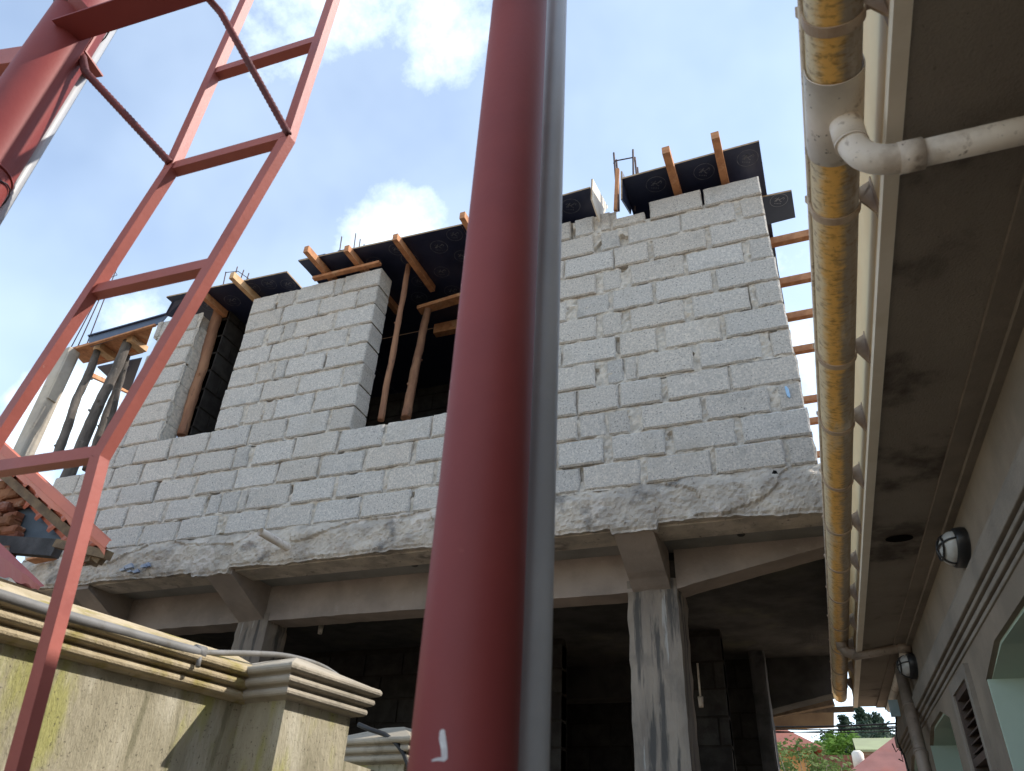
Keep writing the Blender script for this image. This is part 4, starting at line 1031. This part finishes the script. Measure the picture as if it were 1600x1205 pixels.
# wall with openings: chamfered window heads
holes = [(1.75, 3.50, 1.0, 2.42, .30, .07), (3.78, 4.13, 1.9, 2.42, 0, 0), (4.48, 5.35, 1.0, 2.46, .22, .07), (5.75, 6.5, 1.0, 2.46, .2, .07)]
o = MB()
ys = [YA] + [q for h in holes for q in (h[0], h[1])] + [6.75]
th_ = .22
def wq(y0, y1, z0, z1):
    p = [H(xw(y0), y0, z0), H(xw(y0) + th_, y0, z0), H(xw(y1) + th_, y1, z0), H(xw(y1), y1, z0)]
    o.hexa(p + [v + Vector((0, 0, z1 - z0)) for v in p])
for i in range(0, len(ys), 2): wq(ys[i], ys[i + 1], 0, ZS)
for h in holes:
    wq(h[0], h[1], h[3], ZS); wq(h[0], h[1], 0, h[2])
    if h[4]:
        for (yc, sgn) in ((h[0], 1), (h[1], -1)):
            V = [H(xw(yc), yc, h[3]), H(xw(yc), yc, h[3] - h[5]), H(xw(yc + sgn * h[4]), yc + sgn * h[4], h[3])]
            o.prism(V, HX * th_)
hw = o.build('wall', M['hwall'], RH)
# green reveals lining the openings
for h in holes:
    g_ = MB(); e = .012; xi = .02
    if not h[4]: continue
    def rp(y, z, dx): return H(xw(y) + dx, y, z)
    for (y, sg) in ((h[1], -1), (h[0], 1)):
        ch = h[5]
        g_.hexa([rp(y + sg * e, h[2], xi - .016), rp(y + sg * e, h[2], .55), rp(y, h[2], .55), rp(y, h[2], xi - .016)] + [rp(y + sg * e, h[3] - ch, xi - .016), rp(y + sg * e, h[3] - ch, .55), rp(y, h[3] - ch, .55), rp(y, h[3] - ch, xi - .016)])
        g_.prism([rp(y + sg * e, h[3] - ch, xi), rp(y + sg * h[4], h[3] - e, xi), rp(y + sg * h[4], h[3], xi), rp(y, h[3] - ch, xi)], HX * .53)
    g_.hexa([rp(h[0] + h[4], h[3] - e, xi), rp(h[0] + h[4], h[3] - e, .55), rp(h[1] - h[4], h[3] - e, .55), rp(h[1] - h[4], h[3] - e, xi), rp(h[0] + h[4], h[3], xi), rp(h[0] + h[4], h[3], .55), rp(h[1] - h[4], h[3], .55), rp(h[1] - h[4], h[3], xi)])
    rv_ = g_.build('window_reveal', M['green'], RH)
    g_ = MB(); g_.hexa([rp(h[0], h[2], .55), rp(h[0], h[2], .57), rp(h[1], h[2], .57), rp(h[1], h[2], .55), rp(h[0], h[3], .55), rp(h[0], h[3], .57), rp(h[1], h[3], .57), rp(h[1], h[3], .55)]); g_.build('window_pane', M['black'], RH)
# louvred vent with brown frame
h = holes[1]
lv = MB()
for y, z0, z1 in ((h[0], 1.9, 2.42), (h[1] - .03, 1.9, 2.42)): hquad(lv, y, y + .03, -.012, .05, z0, z1)
hquad(lv, h[0] + .03, h[1] - .03, -.012, .05, 2.39, 2.42); hquad(lv, h[0] + .03, h[1] - .03, -.012, .05, 2.12, 2.15)
fr = lv.build('vent_frame', M['frame'], RH)
for k in range(6):
    z = 2.17 + k * .036; s_ = MB()
    a, b = h[0] + .03, h[1] - .03
    s_.hexa([H(xw(a) - .004, a, z), H(xw(a) + .05, a, z + .02), H(xw(b) + .05, b, z + .02), H(xw(b) - .004, b, z), H(xw(a) - .004, a, z + .006), H(xw(a) + .05, a, z + .026), H(xw(b) + .05, b, z + .026), H(xw(b) - .004, b, z + .006)]); s_.build('louvre', M['frame'], fr)
s_ = MB(); hquad(s_, h[0], h[1], .10, .12, 1.9, 2.42); s_.build('vent_backing', M['black'], fr)
s_ = MB(); hquad(s_, h[0] - .05, h[0], -.02, .0, 1.8, 2.47); hquad(s_, h[1], h[1] + .05, -.02, .0, 1.8, 2.47); hquad(s_, h[0], h[1], -.02, .0, 2.42, 2.47); s_.build('vent_surround', M['cornice'], RH)
# stepped cornice on the wall
o = MB()
for (z0_, z1_, pr2) in ((2.685, 2.70, .012), (2.655, 2.680, .030), (2.575, 2.650, .042), (2.555, 2.572, .028), (2.530, 2.552, .016), (2.505, 2.522, .008)):
    hquad(o, YA, 6.7, -pr2, .01, z0_, z1_)
o.build('cornice', M['cornice'], RH, bevel=.004)
# added unseen upper storey and taller box, shaped to shade post and ladder
o = MB(); hbox(o, (.80, YA, ZS + .32), (4.2, 7.0, 4.12)); hbox(o, (.82, YA + .02, 4.12), (4.18, 1.55, 4.85)); hbox(o, (.36, YA, ZS + .30), (4.2, YB, ZS + .32)); o.build('added_shade_storey', M['hwall'], RH)
o = MB(); hbox(o, (4.0, YA, 0), (4.2, 6.75, ZS)); hbox(o, (.9, 6.55, 0), (4.0, 6.75, ZS)); o.build('wall', M['hwall'], RH)
# gutter
GX, GZ, GR = .2527, 3.05, .0533
def gutter_part(y0, y1, r, nm, m, uv=True, parent=RH, up=.03, th=.003):
    o = MB(); o.uv = []; prof = []
    K_ = 20
    for k in range(K_ + 1):
        a = math.pi + math.pi * k / K_; prof.append((GX + math.cos(a) * r, GZ + math.sin(a) * r, k / K_))
    prof = [(GX - r, GZ + up, 0)] + prof + [(GX + r, GZ + up, 1)]
    ny_ = max(2, int((y1 - y0) / .1)); V = []
    n_ = len(prof)
    for sh in (0, 1):
        for j in range(ny_ + 1):
            y = y0 + (y1 - y0) * j / ny_
            for x, z, u_c in prof:
                dd = Vector((GX - x, GZ - z)).normalized() * th * sh
                V.append(H(x + dd.x, y, z + dd.y)); o.uv.append((u_c, y))
    N1 = (ny_ + 1) * n_
    Fc = []
    for j in range(ny_):
        for i in range(n_ - 1):
            Fc.append((j * n_ + i, j * n_ + i + 1, (j + 1) * n_ + i + 1, (j + 1) * n_ + i)); Fc.append((N1 + j * n_ + i, N1 + (j + 1) * n_ + i, N1 + (j + 1) * n_ + i + 1, N1 + j * n_ + i + 1))
    for j in range(ny_):
        for i in (0, n_ - 1): Fc.append((j * n_ + i, (j + 1) * n_ + i, N1 + (j + 1) * n_ + i, N1 + j * n_ + i))
    for j in (0, ny_):
        for i in range(n_ - 1): Fc.append((j * n_ + i, j * n_ + i + 1, N1 + j * n_ + i + 1, N1 + j * n_ + i))
    o.add(V, Fc, True)
    return o.build(nm, m, parent)
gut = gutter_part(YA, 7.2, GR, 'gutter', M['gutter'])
# rolled front lip
o = MB(); o.tube([H(GX - GR - .003, YA, GZ + .028), H(GX - GR - .003, 7.2, GZ + .028)], .006, 8); o.build('gutter_lip', M['pipe_w'], gut)
gutter_part(1.08, 1.30, GR + .006, 'outlet_tee', M['pipe_w'], parent=gut)
gutter_part(7.2, 7.205, GR - .001, 'end_cap', M['pipe_w'], parent=gut)
o = MB(); o.prism([H(GX + math.cos(a) * GR, 7.2, GZ + math.sin(a) * GR) for a in [math.pi + math.pi * k / 16 for k in range(17)]], HY * .004); o.build('end_cap', M['strap'], gut)
for yb in (.35, .95, 1.47, 2.12, 2.55, 3.02, 3.5, 4.0, 4.5, 5.05, 5.6, 6.2, 6.75):
    o = MB(); K_ = 18; V = []
    pr_ = [(GX + math.cos(math.pi + math.pi * k / K_) * (GR + .005), GZ + math.sin(math.pi + math.pi * k / K_) * (GR + .005)) for k in range(K_ + 1)]
    pr_ = [(GX - GR - .012, GZ + .045), (GX - GR - .006, GZ + .03)] + pr_ + [(GX + GR + .012, GZ + .0), (.341, GZ + .03)]
    pi_ = [(GX + (x - GX) * .93, GZ + (z - GZ) * .93) for x, z in pr_]; pi_[0] = (GX - GR + .0, GZ + .045); pi_[-1] = (.341, GZ + .045)
    n_ = len(pr_)
    for dy_ in (0, .022):
        V += [H(x, yb + dy_, z) for x, z in pr_]
    V2 = []
    for dy_ in (0, .022): V2 += [H(x, yb + dy_, z) for x, z in pi_]
    o.add(V + V2, [(i, i + 1, n_ + i + 1, n_ + i) for i in range(n_ - 1)] + [(i, 2 * n_ + i, 2 * n_ + i + 1, i + 1) for i in range(n_ - 1)] + [(n_ + i, n_ + i + 1, 3 * n_ + i + 1, 3 * n_ + i) for i in range(n_ - 1)])
    # wing fixed to the fascia
    o.prism([H(GX + GR + .002, yb, GZ - .012), H(.3415, yb, GZ - .075), H(.3415, yb, GZ + .05), H(GX + GR, yb, GZ + .03)], HY * .006)
    o.prism([H(.3385, yb - .014, GZ - .078), H(.3385, yb + .03, GZ - .078), H(.3385, yb + .03, GZ + .05), H(.3385, yb - .014, GZ + .05)], HX * .003)
    o.build('bracket', M['strap'], gut)
def arc(p0, p1, p2, n_=8):   # quadratic bend
    p0, p1, p2 = Vector(p0), Vector(p1), Vector(p2)
    return [(p0 * (1 - t) ** 2 + p1 * 2 * t * (1 - t) + p2 * t * t) for t in [i / n_ for i in range(n_ + 1)]]
yt = 1.19; zp = 2.862; rp_ = .0265
dp = thing('waste_pipe_dummy', (0, 0, 0), 'x', 'x'); bpy.data.objects.remove(dp)
o = MB(); o.tube([H(GX + .012, yt, GZ - .03), H(GX + .012, yt, GZ - .115)], .0335, 24); o.tube([H(GX + .012, yt, GZ - .118), H(GX + .012, yt, GZ - .122)], .0345, 24)
e_ = arc(H(GX + .012, yt, GZ - .10), H(GX + .012, yt, zp - .005), H(GX + .10, yt, zp - .005), 12); o.tube(e_, .0305, 24)
o.tube([H(GX + .085, yt, zp - .005), H(GX + .13, yt, zp - .005)], .0325, 24); dpipe = o.build('elbow', M['pipe_w'], gut)
o = MB(); o.tube([H(GX + .11, yt, zp - .005), H(xw(yt) + .02, yt - .0, zp - .005)], .0275, 24); o.build('outlet_pipe', M['pipe_w'], gut)
# far downpipe
ye = 5.36
o = MB(); o.tube([H(GX, ye, GZ - .03), H(GX, ye, GZ - .09)], .034, 16); o.tube(arc(H(GX, ye, 3.0), H(GX, ye, 2.925), H(GX + .08, ye, 2.925)), .03, 16)
c1 = at(1412, 1012, z=2.90); o.tube([H(GX + .06, ye, 2.915), c1], .026, 16); o.tube([c1 - Vector((.03, 0, 0)), c1 + Vector((.035, 0, 0))], .032, 16)
c2 = at(1385, 1110, z=2.60)
o.build('downpipe', M['pipe_d'], gut)
o = MB(); o.tube([c1, c1 + Vector((0, .12, -.03)), at(1390, 1108, y=7.0)], .027, 16); o.build('downpipe', M['pipe_w'], gut)
a = at(1405, 1040, y=5.5); b = at(1452, 1230, y=4.95); o = MB(); o.tube([a, b], .034, 16); o.tube([a.lerp(b, .38), a.lerp(b, .40)], .039, 16); o.tube([a.lerp(b, .75), a.lerp(b, .77)], .039, 16); o.build('downpipe', M['pipe_d'], gut)

# bulkhead lamps on the wall
def lamp(y, z, label):
    o = thing('wall_lamp', H(xw(y), y, z), label, 'lamp', 'caged bulkhead lamps on the house wall')
    Ln, Hh = .115, .062      # half length along the wall, half height
    def ell(k, n_, s_, dx): a = 2 * math.pi * k / n_; return H(xw(y) + dx, y + math.cos(a) * Ln * s_, z + math.sin(a) * Hh * s_)
    n_ = 28; b_ = MB(); V = []
    for s_, dx in ((1.08, .002), (1.12, -.008), (1.10, -.034), (1.0, -.042), (.95, -.042)): V += [ell(k, n_, s_, dx) for k in range(n_)]
    b_.add(V, [(j * n_ + k, j * n_ + (k + 1) % n_, (j + 1) * n_ + (k + 1) % n_, (j + 1) * n_ + k) for j in range(4) for k in range(n_)] + [tuple(range(n_))], True); b_.build('base', M['black'], o)
    gl = MB(); V = []
    for j in range(8):
        a = math.pi / 2 * j / 8; V += [ell(k, n_, .96 * math.cos(a), -.038 - .052 * math.sin(a)) for k in range(n_)]
    V.append(H(xw(y) - .09, y, z))
    gl.add(V, [(j * n_ + k, j * n_ + (k + 1) % n_, (j + 1) * n_ + (k + 1) % n_, (j + 1) * n_ + k) for j in range(7) for k in range(n_)] + [(7 * n_ + k, 7 * n_ + (k + 1) % n_, 8 * n_) for k in range(n_)], True); gl.build('glass', M['lampglass'], o)
    cg = MB()
    for (ca, cb) in ((1, 0), (0, 1)):
        cg.tube([H(xw(y) - .038 - .058 * math.sin(t), y + math.cos(t) * Ln * ca, z + math.cos(t) * Hh * cb) for t in [math.pi * i / 14 for i in range(15)]], .004, 6)
    cg.tube([ell(k, n_, .62, -.083) for k in range(n_ + 1)], .004, 6)
    cg.build('cage', M['black'], o)
    return o
lamp(3.22, 2.785, 'white caged oval lamp, the nearer and brighter one on the house wall')
lamp(5.18, 2.80, 'farther caged lamp almost lost in the dark beside the downpipe')
# loose cable hanging down the wall end
o = MB(); pts = [at(u, v, y=6.5) for u, v in ((1402, 1062), (1398, 1090), (1401, 1112), (1400, 1140), (1403, 1160), (1412, 1180), (1420, 1205), (1426, 1230))]
o.tube(pts, .006, 6); pts = [at(u, v, y=6.45) for u, v in ((1394, 1162), (1400, 1175), (1406, 1168), (1411, 1190), (1404, 1186))]; o.tube(pts, .005, 6)
tag(o.build('loose_cable', M['cable'], None, base=pts[0]), 'black cable trailing down the far end of the house wall', 'cable')
o = MB(); a = at(1402, 1108, y=6.4); o.box((a.x - .05, 6.38, a.z - .05), (a.x + .08, 6.42, a.z + .06)); tag(o.build('meter_box', mat('pale_blue_plastic', (.45, .6, .7), (.35, .5, .6), 9, .4, 0, 9), None, base=a), 'small pale blue box at the far end of the alley wall', 'box')

# ================================================================ BEYOND THE ALLEY
def house(name, loc, wx, wy, wz, roofz, wallm, roofm, label, hip=.0, ov=.4, rot=0):
    o = thing(name, loc, label, 'house'); Lc = Vector(loc); R3 = Matrix.Rotation(rot, 3, 'Z')
    tr = lambda v: Lc + R3 @ Vector(v)
    w_ = MB(); hx, hy = wx / 2, wy / 2
    w_.hexa([tr(v) for v in ((-hx, -hy, 0), (hx, -hy, 0), (hx, hy, 0), (-hx, hy, 0), (-hx, -hy, wz), (hx, -hy, wz), (hx, hy, wz), (-hx, hy, wz))]); w_.build('wall', wallm, o)
    r = MB(); hx += ov; hy += ov
    V = [(-hx, -hy, wz - .05), (hx, -hy, wz - .05), (hx, hy, wz - .05), (-hx, hy, wz - .05), (-hx + hip, 0, wz + roofz), (hx - hip, 0, wz + roofz)]
    V2 = [tr((a, b, c + .08)) for a, b, c in V]; V = [tr(v) for v in V]
    r.add(V + V2, [(0, 1, 5, 4), (2, 3, 4, 5), (3, 0, 4), (1, 2, 5), (6, 7, 11, 10), (8, 9, 10, 11), (9, 6, 10), (7, 8, 11), (0, 1, 7, 6), (1, 2, 8, 7), (2, 3, 9, 8), (3, 0, 6, 9)]); r.build('roof', roofm, o)
    for sx_ in (-.5, .0, .5):
        p = MB(); p.hexa([tr((sx_ * wx * .7 + a, -wy / 2 - b, wz * .5 + c)) for c in (-.5, .6) for a, b in ((-.4, .05), (.4, .05), (.4, -.02), (-.4, -.02))]); p.build('window', M['black'], o)
    return o
pinkroof = mat('faded_pink_roof', (.28, .12, .10), (.22, .095, .08), 2, .7, .1, 8, .2, layers=[((.30, .09, .06), 1.5, .5, .7, .5)])
redroof = mat('distant_red_roof', (.27, .085, .05), (.21, .07, .045), 2, .7, .1, 8, .2)
greenroof = mat('olive_roof', (.30, .32, .17), (.26, .27, .15), 1, .7, .1, 8, .2)
ochre = mat('ochre_wall', (.62, .32, .12), (.52, .27, .10), 1, .9, .1, 8, .2)
brickw = mat('brick_wall_far', (.34, .24, .18), (.26, .19, .15), 4, .9, .4, 8, .2)
house('distant_house', (-2.3, 26, 0), 3.3, 4.0, 5.05, .80, ochre, redroof, 'ochre distant house with a red roof behind the leafy branches', hip=1.0, ov=.35)
a = at(1333, 1160, y=36)
house('distant_house', (a.x + 3.35, 36, 0), 6.4, 4.0, 6.45, .68, brickw, greenroof, 'distant house with a flat-looking olive green roof', hip=.0, ov=.15)
house('distant_house', (3.0, 20, 0), 5.2, 2.8, 3.75, 1.12, brickw, pinkroof, 'nearer distant house with a faded pink hipped roof', hip=1.5, ov=.3)
o = MB(); blockwork(o, (-.6, 22, 0), (2.4, 22, 0), at(1325, 1180, y=22).z); tag(o.build('brick_wall', M['redbrick'], None, base=(1, 22, 0)), 'dull brick boundary wall beyond the alley under the branches', 'wall')
tk = at(1340, 1180, y=21); o = MB()
o.tube([(tk.x, 21, 0), (tk.x, 21, 4.22)], .10, 8); ob = thing('water_tank', (tk.x, 21, 0), 'white drum tank on a post beyond the alley', 'tank'); o.build('stand', M['wood_dark'], ob)
o = MB(); o.tube([(tk.x, 21, 4.22), (tk.x, 21, 4.55), (tk.x, 21, 4.60)], [.13, .13, .08], 16); o.build('drum', M['trim'], ob)

def leafmat(n, a, b): return mat(n, a, b, 3, .7, 0, 10, .2, trans=.35)
LM1 = leafmat('leaf_light', (.16, .22, .06), (.09, .14, .035)); LM2 = leafmat('needle_dark', (.045, .075, .045), (.03, .055, .035)); LM3 = leafmat('leaf_fresh', (.13, .24, .03), (.08, .16, .02))
bark = mat('pale_bark', (.32, .27, .20), (.22, .18, .13), 6, .9, .3, 30, .1)
def tree(base, h, cr, label, lm, n_leaf, leaf, kind='round', trunk=.12, group='trees beyond the alley', seed=1, cz=.65, clumps=14, limbs=7):
    R_ = random.Random(seed); o = thing('tree', base, label, 'tree', group); b = Vector(base)
    t = MB(); top = b + Vector((0, 0, h * (.95 if kind == 'cone' else .7)))
    t.tube([b, b + Vector((.05 * h * R_.uniform(-.5, .5), 0, h * .4)), top], [trunk, trunk * .7, trunk * .25], 8)
    cen = []
    for k in range(clumps):
        if kind == 'cone':
            f = (k + .5) / clumps; zz = h * (.55 + .45 * f); rr = cr * (1 - f) * .95 + .15
            a = k * 2.4; cen.append((b + Vector((math.cos(a) * rr * .6, math.sin(a) * rr * .6, zz)), max(.3, rr * .6)))
        else:
            a = R_.uniform(0, 6.28); e = R_.uniform(-.6, 1); rr = cr * R_.uniform(.35, 1)
            cen.append((b + Vector((math.cos(a) * rr, math.sin(a) * rr, h * cz + e * cr * .7)), cr * R_.uniform(.22, .42)))
    for k in range(min(limbs, len(cen))):
        c = cen[k * len(cen) // max(1, limbs)][0]; s0 = b.lerp(top, R_.uniform(.45, .9)); t.tube([s0, s0.lerp(c, .5) + Vector((0, 0, .08 * h * .2)), c], [trunk * .4, trunk * .25, trunk * .08], 6)
    t.build('trunk', bark, o)
    l = MB()
    for i in range(n_leaf):
        c, r = cen[R_.randrange(len(cen))]
        d = Vector((R_.gauss(0, 1), R_.gauss(0, 1), R_.gauss(0, .7))); d = d.normalized() * r * R_.uniform(.3, 1.05); p = c + d
        a = Vector((R_.gauss(0, 1), R_.gauss(0, 1), R_.gauss(0, .6))).normalized(); q = a.orthogonal().normalized(); s_ = leaf * R_.uniform(.6, 1.3)
        l.add([p - a * s_, p + q * s_ * .45, p + a * s_, p - q * s_ * .45], [(0, 1, 2, 3)])
    l.build('crown', lm, o); return o
a = at(1285, 1205, y=13); tree((a.x - .15, 13, 0), 3.7, .62, 'pale-trunked leafy tree with sparse umbrella clumps in front of the red roofed house', LM1, 1000, .045, seed=4, trunk=.045, cz=.84, clumps=15, limbs=12)
a = at(1222, 1190, y=15); tree((a.x - .45, 15, 0), 4.1, .7, 'leafy tree at the left rim of the alley gap', LM1, 800, .045, seed=9, trunk=.05, cz=.8, clumps=14, limbs=10)
for (u, v, y, cr, sd_) in ((1342, 1106, 62, 1.9, 11), (1356, 1118, 64, 1.7, 12), (1370, 1117, 62, 1.9, 13), (1318, 1120, 58, 1.8, 14)):
    p = at(u, v, y=y); tree((p.x, y, 0), p.z, cr, {11: 'tallest pointed dark conifer beyond the alley', 12: 'middle dark conifer right of the tallest one', 13: 'dark conifer farthest right beyond the alley', 14: 'dark conifer left of the tallest one'}[sd_], LM2, 4200, .15, 'cone', .2, seed=sd_, clumps=34)
for (u, v, y, cr, sd_) in ((1322, 1132, 50, 2.3, 21), (1345, 1136, 56, 2.6, 22), (1368, 1134, 57, 2.5, 23), (1308, 1128, 46, 1.6, 24), (1392, 1152, 44, 1.8, 25)):
    p = at(u, v, y=y); tree((p.x, y, 0), p.z / .92, cr, {21: 'bushy tree at the foot of the conifers, left', 22: 'bushy tree at the foot of the conifers, centre', 23: 'bushy tree at the foot of the conifers, right', 24: 'bright green tree left of the conifers', 25: 'bright green round tree just above the pink roof'}[sd_], LM3 if sd_ > 23 else LM2, 3200, .15, 'round', .2, seed=sd_, clumps=18, cz=.72)
# eaves of a shed across the back of the alley: rusty boards
SH = thing('back_shed', (-.6, 9.2, 0), 'shed at the back of the alley with a rusty board eave', 'shed')
o = MB(); y = 9.3; o.prism([at(1195, 1116, y=y), at(1303, 1112, y=y), at(1303, 1136, y=y), at(1195, 1141, y=y)], (0, .05, 0)); o.build('fascia_board', mat('rusty_board', (.36, .22, .11), (.26, .15, .08), 3, .9, .4, 12, .1, layers=[((.10, .07, .05), 2, .55, .62, .8)]), SH)
o = MB(); o.bar(at(1200, 1113, y=8.6), at(1334, 1108, y=8.6), .04, .05); o.build('pole', M['wood_dark'], SH)
o = MB(); o.bar(at(1193, 1121, y=8.3), at(1303, 1098, y=8.3), .10, .05); o.build('rafter', M['wood_dark'], SH)
o = MB(); o.prism([at(1250, 1107, y=9.5), at(1303, 1098, y=9.5), at(1303, 1112, y=9.5), at(1250, 1114, y=9.5)], (0, .03, 0)); o.build('upper_board', M['wood_pale'], SH)
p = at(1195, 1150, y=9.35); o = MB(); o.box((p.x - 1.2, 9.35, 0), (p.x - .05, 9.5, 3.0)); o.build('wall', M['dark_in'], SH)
for i, (v0, v1, sag) in enumerate(((1136, 1130, 2), (1138, 1134, 4), (1139, 1138, 2), (1142, 1142, 3), (1145, 1136, 2))):
    o = MB(); pts = []
    for k in range(13):
        t = k / 12; u = 1190 + (1410 - 1190) * t; v = v0 + (v1 - v0) * t + sag * math.sin(math.pi * t); pts.append(at(u, v, y=8.9))
    o.tube(pts, .005 if i else .009, 6); lb = ['thickest overhead cable of the bundle across the alley gap', 'overhead cable right under the thickest one', 'middle overhead cable across the alley gap', 'slack overhead cable, fourth from the top', 'lowest overhead cable across the alley gap'][i]
    tag(o.build('overhead_cable', M['cable'], None, base=pts[0]), lb, 'cable', 'overhead cables across the alley gap')
